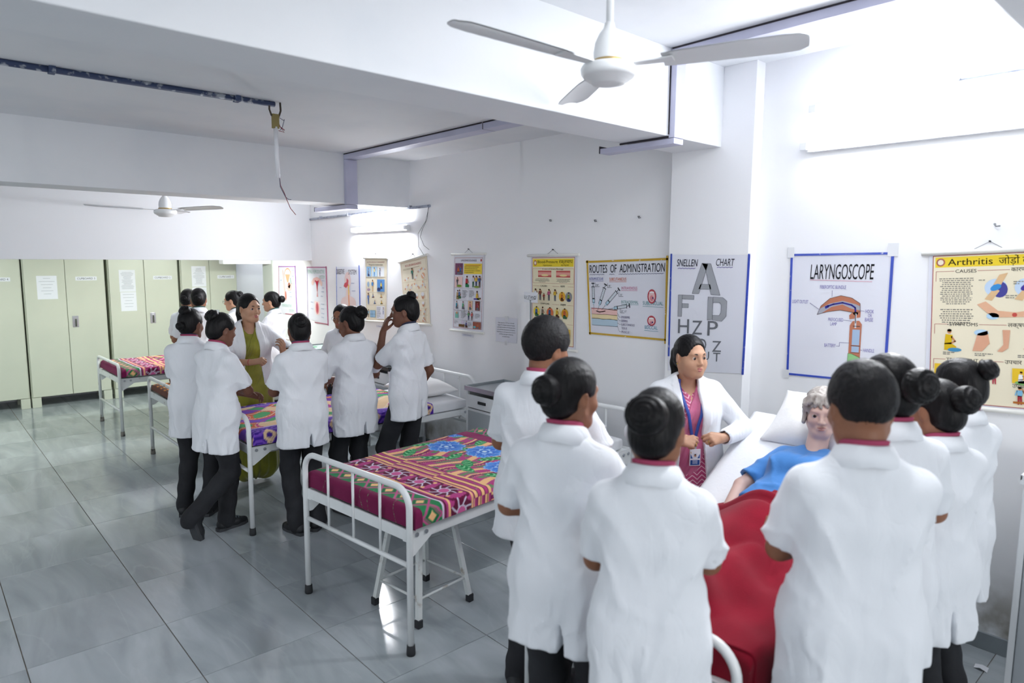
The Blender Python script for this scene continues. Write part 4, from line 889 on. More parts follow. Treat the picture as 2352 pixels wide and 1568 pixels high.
for a, b in (((25, 51), (25, 47.5)), ((12.5, 43.5), (18, 40)), ((41, 40), (43, 39.8)), ((32.2, 34.4), (36.4, 34)), ((41.8, 18), (43, 17.8))): p.line([a, b], .2, '5f588a')
p.line([(28.8, 19.3), (30.5, 19.3), (30.5, 21.5), (36, 21.5)], .2, '5f588a'); p.ring([(17, 37), (19, 42), (24, 46.5), (30, 48.2), (36, 47), (40.5, 44), (40.8, 39.5), (38, 38.8), (30, 40), (23, 38.8)], .22, '4a3530')
p.done()
# --- arthritis chart
p = Poster('wall_chart', 'printed arthritis chart with a yellow heading, cut off by the right edge of the picture', 'poster', XP, [(1.178, 1.994), (.66, 2.02), (.60, 1.245), (1.143, 1.213)], 52, 76, P_WHITE); p.rods(3.2, .012)
p.rect(2, 2, 48.5, 72.5, 'efe6cb'); p.up(); p.box(2, 2, 48.5, 72.5, .35, 'a8474a'); p.rect(3, 68.8, 47, 5, 'efd23a'); p.up(); p.ell(5.4, 71.3, 2, 2, 'b06a5a'); p.up(); p.ell(5.4, 71.3, 1.3, 1.3, 'f0e6d0')
p.text('Arthritis', 8.6, 69.7, 3.2, '1c1a14', 19).text('\u091c\u094b\u0921\u093c\u094b\u0902 \u0915\u093e', 30, 69.6, 3.2, '1c1a14', 14)
for v, a, b, ua, ub in ((66, 'CAUSES', '\u0915\u093e\u0930\u0923', 12, 35), (40, 'SYMPTOMS', '\u0932\u0915\u094d\u0937\u0923', 10, 34), (22.5, 'TREATMENT', '\u0909\u092a\u091a\u093e\u0930', 9, 33)):
    p.text(a, ua, v, 1.6, '22201c', len(a)*1.5).text(b, ub, v, 1.9, '22201c'); p.line([(3.5, v-4), (3.5, v+.8), (ua-.5, v+.8)], .2, 'a8474a'); p.line([(ua+len(a)*1.5+.5, v+.8), (ub-.5, v+.8)], .2, 'a8474a')
p.text('\u0909\u092a\u091a\u093e\u0930', 36, 11.4, 1.8, '22201c')
p.para(4.5, 63, 16, 14, .95, '77756c', True); p.para(5, 47.8, 15.5, 8, 1.05, '77756c', True)
for u0, c in ((29, '3f8fd0'), (41, '4a3f9a')):
    p.ell(u0, 58.5, 4.6, 4.2, 'c4d8ee', 20); p.up(); p.ell(u0+1.6, 57.6, 3.2, 3.8, '4a4a94', 16); p.up(); p.poly([(u0-4.5, 53), (u0-1.5, 52.3), (u0+1.6, 57), (u0-.6, 58.6)], 'ddb98c'); p.poly([(u0+4.8, 65.4), (u0+1.4, 64.6), (u0-1, 60), (u0+1.6, 58.8)], 'ddb98c'); p.up(); p.ell(u0, 58.6, 2.4, 1.4, c, 14, .5)
p.para(22, 62, 5, 1, 1, '8a887e'); p.para(36, 61, 5, 2, 1, '8a887e'); p.para(33, 54.5, 6, 2, 1, '8a887e')
p.poly([(21.5, 50.5), (25, 52), (30, 47.6), (37, 46.8), (41, 47.6), (44, 48.6), (41.5, 46.8), (44.6, 46.6), (41.4, 45.6), (43.6, 44.2), (40, 44.8), (36, 44.6), (28, 44.4)], 'e3b392'); p.ell(28, 45, 2.6, 1.6, 'b6d6ee', 14); p.up(); p.ell(36.6, 45.7, 1, 1, 'c4534a')
p.person(10.2, 28, 11, 'd8b41e', 'd8b41e', 1); p.ell(12.5, 28.2, 3, 1, '4a8fb8'); p.poly([(20, 28), (22, 36.5), (26, 38), (27, 32), (24, 28)], 'dba688'); p.ell(23.5, 37, 3, 1.5, 'b6d6ee'); p.poly([(32, 38.5), (35, 38.5), (34.4, 30), (32, 28), (30, 28.2), (32.4, 31.5)], 'dba688'); p.poly([(40, 30), (47, 33), (50, 37), (49, 30.5), (41, 28.6)], 'e3b392')
p.para(7.5, 26.6, 6, 2, .8); p.para(21, 26.6, 8, 2, .8); p.para(38, 26.6, 9, 2, .8)
p.rect(4, 11, 16, 10, 'e9c232'); p.up(); p.rect(5, 11.2, 12, 3, '7fa8d4'); p.person(12.5, 12.5, 8.6, 'e8e8ec', 'a33f3c', 0); p.ell(7, 15.4, 1.2, 1.2, 'c98f68'); p.person(24.5, 12.5, 7.5, 'c9781e', '35406a', 0); p.person(29, 12.5, 7.5, 'e8dcd4', 'b03a4a', 0); p.rect(36, 13.6, 14, 7, 'e9c232'); p.up(); p.ell(43, 13.9, 6, 1.2, '7fb46a'); p.person(39.5, 13.6, 6, 'f0f0f0', 'f0f0f0', 1); p.person(46, 13.6, 6, '4f8f5a', 'f0f0f0', 1); p.ell(44, 19.4, 1.2, .9, '3a3c44'); p.ell(47, 19, 1.2, .9, '3a3c44')
p.para(5, 9.6, 14, 3, .9); p.person(39, 3.6, 8.4, '7fb6d6', 'a3303c', 0); p.rect(36.5, 4, 5.6, 1, 'b06a2c'); p.rect(44, 3.6, 3, 1.6, 'd98a5a'); p.para(44, 8.6, 5, 2, .8)
p.done()
# --- blood pressure chart
p = Poster('wall_chart', 'printed blood pressure chart with a yellow heading behind the tall young man', 'poster', XP, [(4.162, 1.982), (3.637, 1.99), (3.637, 1.228), (4.146, 1.234)], 52, 76, P_WHITE); p.rods(3, .011)
p.rect(2, 3, 48, 71, 'efe6c6'); p.up(); p.box(2, 3, 48, 71, .4, 'b04a44'); p.rect(3, 66.6, 46, 6.4, 'eed43c'); p.up(); p.ell(5.6, 69.8, 1.9, 2.2, 'b0605a'); p.up(); p.ell(5.6, 69.8, 1.2, 1.4, 'f3e8cc')
p.text('Blood-Pressure', 8.5, 69.6, 2.3, '1c1a14', 23).text('\u0930\u0915\u094d\u0924\u091a\u093e\u092a', 33, 69.4, 2.6, '1c1a14', 15).text('Hypertension', 15, 67.3, 1.2, '22201c', 10).text('\u0909\u091a\u094d\u091a \u0930\u0915\u094d\u0924\u091a\u093e\u092a', 35, 67.2, 1.2, '22201c', 9)
p.text('A view of Artery Blockage', 14, 64.2, 1.2, '3a3830', 24); p.box(2.8, 53, 46.4, 12, .15, 'b04a44')
for u0 in (9, 30): p.rect(u0, 58, 15.5, 5.4, 'c9605c'); p.up(); p.rect(u0, 59.5, 15.5, 2.6, 'e7a597'); p.up(); p.ell(u0+8, 59.6, 4.2, .9, 'efd9a0')
p.para(5, 56.4, 18, 4, .85, '84827a', True); p.para(29, 56.4, 18, 4, .85, '84827a', True)
for v, a, b in ((50, 'CAUSES', '\u0915\u093e\u0930\u0923'), (35.2, 'SYMPTOMS', '\u0932\u0915\u094d\u0937\u0923'), (19.8, 'TREATMENT', '\u0909\u092a\u091a\u093e\u0930')): p.text(a, 12, v, 1.3, '22201c', len(a)*1.3).text(b, 35, v, 1.6, '22201c'); p.line([(3, v+.6), (11, v+.6)], .15, 'b04a44'); p.line([(26, v+.6), (34, v+.6)], .15, 'b04a44'); p.line([(43, v+.6), (49.5, v+.6)], .15, 'b04a44')
for i, (u0, c) in enumerate(((6, 'e3e3e6'), (11.5, '8a4a3a'), (16, 'b5443c'), (22, 'c7658c'), (29, 'd8b23c'))): p.person(u0, 38.6, 9.6 if i != 2 else 6, c)
for u0, c in ((37, 'c9762c'), (44.5, '7f9a3c')): p.ell(u0, 42.5, 3.6, 4, 'e8b23c' if u0 < 40 else '8a8f94'); p.up(); p.person(u0, 39, 7.6, c, None, 1)
for i, (u0, c) in enumerate(((7.5, '3f6ea8'), (15, '8a7a6a'), (23.5, '3f5f8f'), (32, 'd8b23c'), (40.5, 'c7653c'))): p.ell(u0, 28.8, 3.8, 4, ['ecd24a', 'e3d9bc', 'e0764a', 'efe0a0', 'd8a02c'][i]); p.up(); p.person(u0, 24.8, 9, c, None, 1)
p.para(5, 23.5, 42, 2, .9); p.person(12, 9.2, 9, '4f8f5a', None, 1); p.line([(16, 16.5), (22, 10.5)], 1, 'b0302c'); p.line([(22, 16.5), (16, 10.5)], 1, 'b0302c'); p.rect(25, 9, 7, 3, '9ac07a'); p.up(); p.person(28.5, 9, 9.6, '4a7fc0', '5a3c7a', 0); p.rect(34, 9.5, 13, 7, 'e8c44c'); p.up(); p.person(37.5, 9.6, 8, 'e8e8ec', 'e8e8ec', 1); p.person(44, 9.6, 8, '4f6f9a', None, 1)
p.para(8, 7.6, 30, 1, .9); p.person(40.5, 3.4, 6.4, '6a7f92', '3a3c44', 0); p.done()
# --- unconsciousness chart
p = Poster('wall_chart', 'printed unconsciousness chart with rows of first aid drawings', 'poster', XP, [(5.232, 1.995), (4.772, 1.998), (4.795, 1.272), (5.262, 1.264)], 47, 73, P_WHITE); p.rods(2.6, .011)
p.box(2, 3, 43, 66.5, .3, 'a8474a'); p.text('UNCONSCIOUSNESS', 12, 66.2, 1.8, '3a2a44', 24); p.ell(42.6, 67.2, 1.2, 1.2, 'b5605a')
p.rect(3, 53.5, 12, 11, '7a4a6a'); p.up(); p.person(8, 54, 8.5, 'c7653c', None, 1); p.person(12, 54.5, 8, '3f6ea8', None, 1); p.rect(17, 54.5, 27, 9.6, 'efd44a'); p.up(); p.rect(19, 62.2, 23, .8, 'c98f3a'); p.para(18, 60.6, 24, 4, 1.7, '8a7a3a')
p.rect(3, 41.5, 12, 10.5, 'eecdc9'); p.up(); p.person(7, 42, 9, '55585f'); p.ell(10, 43, 4, 1.2, '7f9a3c'); p.person(22, 42, 11.5, 'b0303c', '2f7d52', 1); p.person(31.5, 42, 11, 'd8d8e0'); p.person(36, 42.5, 10.5, 'e8c24a'); p.person(41, 42, 11, '3f5f9a'); p.ell(37, 42.6, 4, 1, '7f9a3c')
for v in (41, 29.3, 20, 10.5): p.line([(2.5, v), (44.5, v)], .15, '8a8a8a')
p.person(8, 30.2, 9.5, 'b59a6a', '8a7a4a', 1); p.person(11, 31, 9, '4a6fa8', None, 1); p.para(15, 38.5, 9, 7, 1.1); p.line([(24.5, 41), (24.5, 33)], .15, '8a8a8a'); p.para(26, 38.5, 8, 6, 1.1); p.person(38, 30.2, 10, '8fb04a', '5a4fa0', 2)
for u0, c, bg, ps in ((7, '3f8fa8', None, 1), (17, '5fb08a', None, 1), (28, 'd88a8f', 'e3c2a0', 1), (39, 'a8445a', '7a3a34', 1)): p.person(u0, 21, 8, c, None, ps, bg=bg)
p.para(4, 19.2, 40, 1, .9); p.rect(5, 12.2, 5, 5.5, '7fc0b0'); p.up(); p.ell(7.6, 17.2, 1.2, 1.2, 'c98f68'); p.para(14, 18.2, 10, 6, 1.1); p.person(26, 11, 8.6, '5f9a6a'); p.person(31, 11, 8, 'd8605a'); p.para(36, 17, 7.5, 4, 1.2)
p.rect(11, 4, 9, 2.6, '7a5a34'); p.up(); p.ell(17, 8.2, 1.8, 1.8, 'dcd2e6'); p.person(23, 3.8, 6.8, '5a5a9a', None, 1); p.para(4, 9, 7, 3, 1); p.rect(33, 3.5, 11.5, 6.4, '9a5a4a'); p.up(); p.person(40, 3.8, 5.6, 'c7653c', None, 1); p.ell(35.5, 5, 2, 1, '6fc0c8'); p.para(26, 8.5, 6, 4, 1); p.done()
# --- roller bandaging chart, hanging askew
p = Poster('wall_chart', 'cream roller bandaging chart hanging askew', 'poster', XP, [(6.178, 1.915), (5.684, 1.988), (5.630, 1.285), (6.095, 1.267)], 48, 71, P_CREAM); p.rods(2.6, .012)
p.box(2, 2.5, 44, 66, .25, 'b58a7a'); p.text('ROLLER BANDAGING', 9, 63.6, 2.3, 'b5605a', 29); p.para(5, 61.2, 38, 2, 1.1, 'a89a7a')
def limb(u, v, a, L, skin='d8a888'):
    c, s_ = math.cos(a), math.sin(a); P = lambda x, y: (u+x*c-y*s_, v+x*s_+y*c); p.poly([P(-L/2, -1), P(L/2, -.7), P(L/2+1.2, 0), P(L/2, .7), P(-L/2, 1)], skin); p.up(); p.poly([P(-L*.2, -1), P(L*.25, -.9), P(L*.25, .9), P(-L*.2, 1)], 'eef0f2'); [p.line([P(-L*.2+i*L*.11, -.95), P(-L*.14+i*L*.11, .95)], .15, '9aa0aa') for i in range(5)]
def bhead(u, v, h):
    p.ell(u, v, h*.36, h*.5, 'd8a888', 16); p.up(); p.ell(u, v+h*.22, h*.38, h*.3, 'eef0f2', 16); p.rect(u-h*.2, v, h*.12, h*.05, '3a2a24'); p.rect(u+h*.08, v, h*.12, h*.05, '3a2a24'); p.rect(u-h*.1, v-h*.3, h*.2, h*.05, 'a8504a')
p.person(21, 49, 12, '3f7a6a', '6a6a6a'); limb(34, 57, .4, 7); limb(41, 58, -.3, 7); p.ell(40, 51, 3.4, 3.2, 'd8a888'); p.up(); p.line([(38, 53), (42, 49)], 1, 'eef0f2'); limb(27, 50, .8, 7); limb(10, 50, .3, 8)
for v in (46.5, 34.8, 25.6, 17, 10): p.line([(3, v), (45, v)], .15, 'b5a07a')
for u0, v0, a in ((9, 41, .6), (17, 40, .9), (27, 42, -.5), (35, 40, .4), (41, 42, -1)): limb(u0, v0, a, 9)
for u0, h in ((8, 6), (17, 6), (27, 6), (38, 7.4)): bhead(u0, 30.2, h)
for u0 in (8, 17, 28, 38): bhead(u0, 21.4, 5.6)
for u0, a in ((9, .3), (19, 1.1), (30, .5), (40, .9)): limb(u0, 13.4, a, 7)
for u0 in (11, 25, 38): bhead(u0, 7.9, 3); p.poly([(u0-3.4, 3), (u0+3.4, 3), (u0+2.4, 6.4), (u0-2.4, 6.4)], 'd8a888'); p.up(); p.line([(u0-2, 6), (u0+2.4, 3.4)], 1, 'eef0f2')
p.done()
# --- electric shock chart
p = Poster('wall_chart', 'narrow electric shock first aid chart in cream and blue', 'poster', XP, [(6.905, 1.955), (6.440, 1.957), (6.475, 1.256), (6.905, 1.235)], 46, 70, P_CREAM); p.rods(2.4, .011)
p.box(1.5, 2, 43, 66, .25, 'a88a7a'); p.text('ELECTRIC SHOCK & ITS MANAGEMENT', 4, 64.6, 1.5, '8a4a3a', 38).text('Management of electric shock', 8, 61.8, 1.7, '4a3a2a', 30)
p.rect(2.5, 49.5, 10, 11, '8fb6d8').rect(14.5, 49.5, 12, 11, 'b6d0e2').rect(28, 49.5, 13, 11, 'e3e6e8'); p.up(); p.person(7, 50, 9, '5f86b0', None, 1); p.person(20, 50, 9.6, 'e0d29a', '4a86c0'); p.person(32, 50, 9, '8fa8c0')
p.rect(26, 33, 16, 13.5, '5f92cc'); p.up(); p.person(35, 36, 9, 'e8d24a', '3a3c44', 1); p.ell(30, 35.6, 4, 2, '35406a'); p.person(16, 33, 13, '4a86c0', 'd8b88a'); p.ell(6.5, 41, 2.6, 3, '9ab0c8'); p.ell(7, 35, 3.6, 1.6, 'b09ab0')
for v in (48.6, 32, 18): p.line([(2, v), (44, v)], .15, 'a88a7a')
p.person(6, 18.8, 12.4, '4a6fb0', '4a6fb0'); p.person(17, 26, 5.4, 'd8604a', None, 2); p.person(35, 26, 5.4, 'd87a3a', None, 2); p.person(21, 19, 5.4, '4f9fc0', None, 2); p.person(36, 19, 5.4, 'd8843a', None, 2)
p.para(3, 47.6, 20, 1, 1); p.person(6, 4, 9, '8fc0d8'); p.rect(10, 4.4, 12, 7.6, '9ac0dc'); p.up(); p.box(10, 4.4, 12, 7.6, .3, '4a6f92'); p.line([(10, 8), (22, 8)], .3, '4a6f92'); p.line([(15, 4.4), (15, 12)], .3, '4a6f92'); p.rect(25, 3, 18, 14, 'e6e9f2'); p.up(); p.para(26, 15.4, 9, 11, 1.1); p.person(40, 8, 8, 'c4ccd8', '5f6f9a'); p.done()
# --- hand-drawn digestive system
p = Poster('handmade_poster', 'handmade digestive system poster with a blue right edge', 'poster', XP, [(7.603, 1.843), (7.041, 1.855), (7.039, 1.131), (7.624, 1.1)], 56, 73, P_WHITE)
p.strip([(55.4, 74), (55.4, 0)], 1.6, '2c4fb0', 'blue_tape'); p.strip([(.4, 73), (.4, 0)], .7, '4a5fa8', 'blue_tape')
p.text('DIGESTIVE', 1, 64.5, 6, '3f3444', 19).text('SYSTEM', 30, 64, 5.6, '3f3444', 19); p.ell(28, 57, 7.5, 10, 'e6cdca', 22); p.up(); p.poly([(9, 12), (11, 32), (14, 36), (23, 38.5), (24, 46), (33, 46), (34, 38.5), (43, 36), (46.5, 32), (48, 12)], 'e8d2ce'); p.up()
p.poly([(18, 50), (20, 53.5), (25, 55), (26, 60), (30, 57), (29, 51), (24, 48)], 'c4525c'); p.poly([(29, 52), (31, 52), (31, 40), (29, 40)], 'e8c24a'); p.poly([(29, 40), (31, 40), (31.5, 25), (29.5, 25)], 'e08a4a'); p.poly([(16, 14), (16, 24), (22, 26.5), (34, 24), (36, 20), (26, 16)], 'b5605a'); p.up(); p.poly([(20, 16), (20, 22), (24, 19)], '4f9f5a'); p.poly([(33, 24), (40, 26), (44, 20), (44, 8), (38, 6), (26, 8), (26, 12), (36, 14), (38, 20)], 'e8844a'); p.poly([(16, 3), (17, 13), (24, 14), (36, 12), (36, 3)], 'd8a06a')
for u0, v0, w in ((36, 53, 8), (8, 48, 5), (37, 44, 9), (4, 20, 6), (44, 20, 7), (6, 12, 8)): p.squig(u0, v0, w, '6a78b0')
p.done()
# --- two more hand-drawn posters near the recess
p = Poster('handmade_poster', 'handmade uterus poster with a crimson tape edge and curling lower corner', 'poster', XP, [(8.412, 1.833), (7.865, 1.84), (7.853, 1.116), (8.429, 1.154)], 55, 72, P_WHITE)
p.strip([(0, 71.6), (55, 71.6)], 1.2, 'a8377f', 'crimson_tape').strip([(54.4, 72), (54.4, 0)], 1.6, 'b03a72', 'crimson_tape').strip([(.5, 72), (.5, 0)], .7, '8a6aa0', 'crimson_tape').strip([(20, -2), (54, .5)], 1.2, 'a03a5a', 'crimson_tape')
p.text('FEMALE REPRODUCTIVE', 2, 63.5, 5, '9ec4b4', 48).text('SYSTEM', 34, 57, 4.4, 'a9ccbc', 16)
p.poly([(18, 57), (28, 59), (38, 57), (41, 52), (36, 50), (33, 53), (30, 50), (29.5, 38), (27.5, 38), (26, 50), (23, 53), (19, 50), (14, 52)], 'e3b9b4'); p.up(); p.poly([(22, 55), (28, 53.5), (34, 55), (30, 48), (29, 40), (28, 40), (27, 48)], 'b8344a'); p.ell(16, 51, 3, 3.4, 'e8cdc4'); p.ell(40, 51, 3, 3.4, 'e8cdc4'); p.poly([(27.4, 38), (29.6, 38), (30.4, 33), (26.6, 33)], 'dba0a0')
p.poly([(20, 27), (34, 27), (35, 12), (30, 9), (24, 9), (20, 13)], 'efdad8'); p.up(); p.ell(27.5, 18, 4.6, 8, 'd98a90', 18); p.up(); p.ell(27.5, 18, 2, 6, 'b8505a', 14)
for u0, v0, w in ((42, 54, 8), (42, 45, 6), (40, 40, 7), (38, 34, 6), (10, 24, 6), (10, 15, 7), (38, 24, 9), (38, 18, 8), (38, 12, 8), (38, 7, 7)): p.squig(u0, v0, w, '8a9ac0')
p.done()
p = Poster('handmade_poster', 'pale handmade anatomy poster with a violet edge beside the cupboards', 'poster', XP, [(9.307, 1.832), (8.765, 1.839), (8.75, 1.177), (9.345, 1.169)], 55, 66, P_WHITE)
p.strip([(0, 65.6), (55, 65.6)], 1.2, 'a04fb0', 'violet_tape').strip([(54.4, 66), (54.4, 0)], 1.4, '9a4fb8', 'violet_tape').strip([(0.4, 66), (.4, 2)], .8, 'b0708a', 'violet_tape').strip([(20, .4), (54, .4)], 1, 'b04a6a', 'violet_tape')
p.ell(30, 54, 11, 9.5, 'e0a06a', 24); p.up(); p.ell(30, 53, 10, 9, 'edeaf0', 24); p.up(); p.poly([(22, 55), (38, 55), (32, 44), (28, 44)], 'e8b08a'); p.poly([(12, 62), (16, 60), (22, 34), (26, 26), (25, 19), (20, 19), (17, 34)], 'e3cfc8'); p.ell(34, 40, 4, 4, 'a8705a'); p.poly([(24, 36), (44, 44), (40, 34), (32, 32)], 'e3c4bc'); p.up(); p.ell(22.6, 26, 2.6, 6, 'd0887a', 16); p.line([(38, 50), (41, 42)], 1.2, '5fa88a')
p.text('REPRODUCTIVE', 10, 10, 4, 'b9d8cc', 30).text('SYSTEM', 32, 3.6, 4, 'bcdccf', 14)
for u0, v0, w in ((44, 60, 8), (44, 52, 6), (44, 42, 7), (6, 46, 5), (34, 24, 8), (34, 30, 7)): p.squig(u0, v0, w, '8a9ac0')
p.done()
# --- typed case sheet
p = Poster('typed_sheet', 'small typed case sheet taped to the wall beside the tall young man', 'paper', XP, [(4.612, 1.432), (4.326, 1.440), (4.326, 1.222), (4.610, 1.215)], 29, 22, P_WHITE, 'small papers on the wall')
for i, tt in enumerate(('Case scenario:- A 27 year old male', 'patient Mr. Prakash came to hospital', 'with chief complaint of chest pain, fever', 'and cold. Now you posted in emergency', 'department as staff nurse and you have to', 'take first vital sign by following', 'procedure steps.')): w = [22, 23, 25, 24, 25, 19, 10][i]; p.text(tt, 14.5-w/2, 17-i*2.05, .95, '4a4d55', w)
p.tape(13, 19.5, 4, 4).tape(13, -2.5, 3, 4); p.done()
for (y, z, w, lab) in ((5.02, 1.232, .09, 'tiny handwritten slip under the unconsciousness chart'), (6.56, 1.192, .13, 'tiny handwritten slip under the electric shock chart')):
    p = Poster('name_slip', lab, 'paper', XP, [(y+w, z+.012), (y-w, z+.010), (y-w, z-.014), (y+w, z-.012)], w*200, 2.4, P_WHITE, 'small papers on the wall'); p.line([(w*30+i*.7, 1.1+.3*(i % 3)) for i in range(int(w*200*.7/.7))], .25, '7f86b0'); p.done()
# bent nails and scraps of tape left on the wall
for y, z, lab in ((3.93, 2.27, 'small bent nail left highest of three on the wall above the blood pressure chart'), (3.45, 2.25, 'small bent nail in the wall above the syringe poster'), (3.04, 2.26, 'small bent nail in the wall near the column'), (.905, 2.135, 'dark twisted nail above the arthritis chart')):
    tag(MB().tube([(XW+.005, y, z), (XW-.02, y, z), (XW-.026, y-.01, z-.012), (XW-.02, y-.025, z-.01)], .0035, 6).build('nail', mat('dull_nail', '6f7074', .5, metal=.5)), lab, 'nail', 'nails in the poster wall')
# ------------------------------------------------------------------ people (local frame: feet at the origin, facing +y, right hand at +x)
def skin_mat(name, col, col2):
    return mat('skin_'+name, col, .5, spec=.35, var=(7, col2, .4, .75), bump=(160, .05))
SK = {'d': skin_mat('dark', '77503f', '6a4436'), 'm': skin_mat('brown', '94664e', '84583f'), 'l': skin_mat('light', 'c0957a', 'b08468'), 'v': mat('vinyl_skin', 'd9b8ac', .45, var=(4, 'cfa99c', .4, .8))}
HAIRM = mat('black_hair', '0b0a0c', .45, spec=.22, bump=(95, .7), stretch=(1, 1, .22), var=(40, '171416', .5, .75)); MANHAIR = mat('short_black_hair', '0e0d10', .55, spec=.25, bump=(190, .8), stretch=(1, .25, .5), var=(60, '1b1718', .5, .75)); WIGM = mat('grey_wig_hair', 'b3aca6', .5, bump=(90, .8), stretch=(1, 1, .2), var=(60, '857c76', .45, .65))
COATM = mat('white_cotton_coat', 'edf0f5', .88, sheen=.15, spec=.25)
def crease_relief(m, sc, st):
    N = m.node_tree.nodes; L = m.node_tree.links; tc = N.new('ShaderNodeTexCoord'); mp = N.new('ShaderNodeMapping'); mp.inputs['Scale'].default_value = (1, 1, .45); L.new(tc.outputs['Object'], mp.inputs[0])
    prev = None
    for scale, dist, strength, ridged in ((sc, .035, st, True), (sc*2.6, .016, st*.7, True), (150, .003, .15, False)):
        n = N.new('ShaderNodeTexNoise'); n.inputs['Scale'].default_value = scale; n.inputs['Detail'].default_value = 2.5; n.inputs['Distortion'].default_value = .9 if ridged else 0; L.new(mp.outputs[0], n.inputs['Vector']); src = n.outputs[0]
        if ridged:
            a = N.new('ShaderNodeMath'); a.operation = 'SUBTRACT'; a.inputs[1].default_value = .5; L.new(src, a.inputs[0]); b = N.new('ShaderNodeMath'); b.operation = 'ABSOLUTE'; L.new(a.outputs[0], b.inputs[0]); c = N.new('ShaderNodeMath'); c.operation = 'POWER'; c.inputs[1].default_value = .7; L.new(b.outputs[0], c.inputs[0]); src = c.outputs[0]
        bp = N.new('ShaderNodeBump'); bp.inputs['Strength'].default_value = strength; bp.inputs['Distance'].default_value = dist; L.new(src, bp.inputs['Height'])
        if prev: L.new(prev, bp.inputs['Normal'])
        prev = bp.outputs[0]
    L.new(prev, N['Principled BSDF'].inputs['Normal'])
crease_relief(COATM, 4.5, .30); TROUSM = mat('black_trouser_cloth', '1a1b20', .85, bump=(150, .2), var=(9, '24262b', .4, .7))
SHOEM = mat('black_shoe_leather', '1d1f23', .55, bump=(60, .2)); SOLEM = mat('dark_grey_sole', '3c3e42', .7); LACE = mat('grey_shoe_trim', '6f7f86', .6)
PINKC = mat('crimson_pink_collar', 'a83f62', .8, bump=(150, .1)); NAVYC = mat('navy_collar', '2b3048', .8, bump=(150, .1)); GREENC = mat('dark_green_collar', '264a44', .8)
LIPM = mat('lip', 'a25a52', .4); LIPM2 = mat('lip_rose', 'ad5259', .4); EYEW = mat('eye_white', 'c2bab3', .2); IRIS = mat('brown_iris', '2a1a14', .15); BROWM = mat('eyebrow_hair', '1f1917', .7)
GOLD = mat('gold', 'c9a24a', .25, metal=.9)
def ik(S, Wt, la, lb, pole):
    d = Wt-S; D = np.linalg.norm(d); D2 = min(D, (la+lb)*.995); d = d/max(D, 1e-9); W2 = S+d*D2
    a = (la*la-lb*lb+D2*D2)/(2*D2); h = math.sqrt(max(la*la-a*a, 0)); p = np.asarray(pole, float); p = p-d*(p@d); p = nrm(p)
    return S+d*a+p*h, W2
CURL = {'relaxed': ((18, 22, 14), (24, 28, 18), (28, 32, 20), (32, 34, 22)), 'fist': ((58, 82, 45), (64, 86, 48), (66, 86, 50), (68, 84, 50)), 'pinch': ((46, 52, 26), (58, 66, 34), (66, 74, 40), (70, 76, 44)),
        'grip': ((40, 55, 35), (44, 60, 38), (48, 62, 40), (52, 62, 40)), 'curve': ((30, 40, 24), (36, 46, 28), (40, 48, 30), (44, 50, 30)), 'ring': ((48, 46, 30), (30, 34, 20), (22, 28, 18), (18, 26, 16))}
def hand(S, fr, side, pose, s=.92, k=.005):
    """palm, four separate fingers and a thumb; fr: z along the hand, x to the thumb, y out of the back of the hand"""
    m = lambda x, y, z: np.array((x*side*s, y*s, z*s))
    S.cone(m(0, 0, -.03), m(.002, -.001, .02), .0215*s, .024*s, k=.012, fr=fr)
    for i, bx in enumerate((.029, .010, -.010, -.028)):
        S.cone(m(bx*.45, -.002, .012), m(bx, -.002, .082-(.0, -.004, 0, .009)[i]), .0165*s, .0125*s, k=.010, fr=fr)
    for i, (bx, bz, L, r) in enumerate(((.030, .086, .074, .0092), (.010, .091, .082, .0095), (-.0105, .087, .076, .0090), (-.0295, .078, .060, .0080))):
        p = m(bx, -.001, bz); a = 0; spread = bx*1.6
        for j, (c, fl) in enumerate(zip(CURL[pose][i], (.46, .30, .24))):
            a += c*D2R; d = np.array((spread*side*math.cos(a), -math.sin(a), math.cos(a))); q = p+d*L*fl*s
            S.cone(p, q, r*s*(1-.09*j), r*s*(.95-.09*j), k=.0035 if j else k, fr=fr); p = q
    t = {'fist': ((.024, -.006, .018), (.040, -.024, .046), (.026, -.040, .066), (.008, -.044, .074)), 'pinch': ((.022, -.006, .018), (.042, -.026, .046), (.040, -.046, .070), (.030, -.056, .090)),
         'ring': ((.022, -.006, .018), (.044, -.026, .046), (.042, -.044, .072), (.034, -.052, .094))}.get(pose, ((.022, -.006, .018), (.046, -.020, .046), (.052, -.032, .074), (.046, -.042, .098)))
    for j in range(3): S.cone(m(*t[j]), m(*t[j+1]), (.0165, .0115, .0098)[j]*s, (.012, .0102, .0082)[j]*s, k=.006 if j == 0 else .0035, fr=fr)
    return S
def hand_frame(wr, d, back):
    z = nrm(d); y = np.asarray(back, float); y = nrm(y-z*(y@z)); x = np.cross(y, z); return Frame(np.stack([x, y, z], 1), wr)
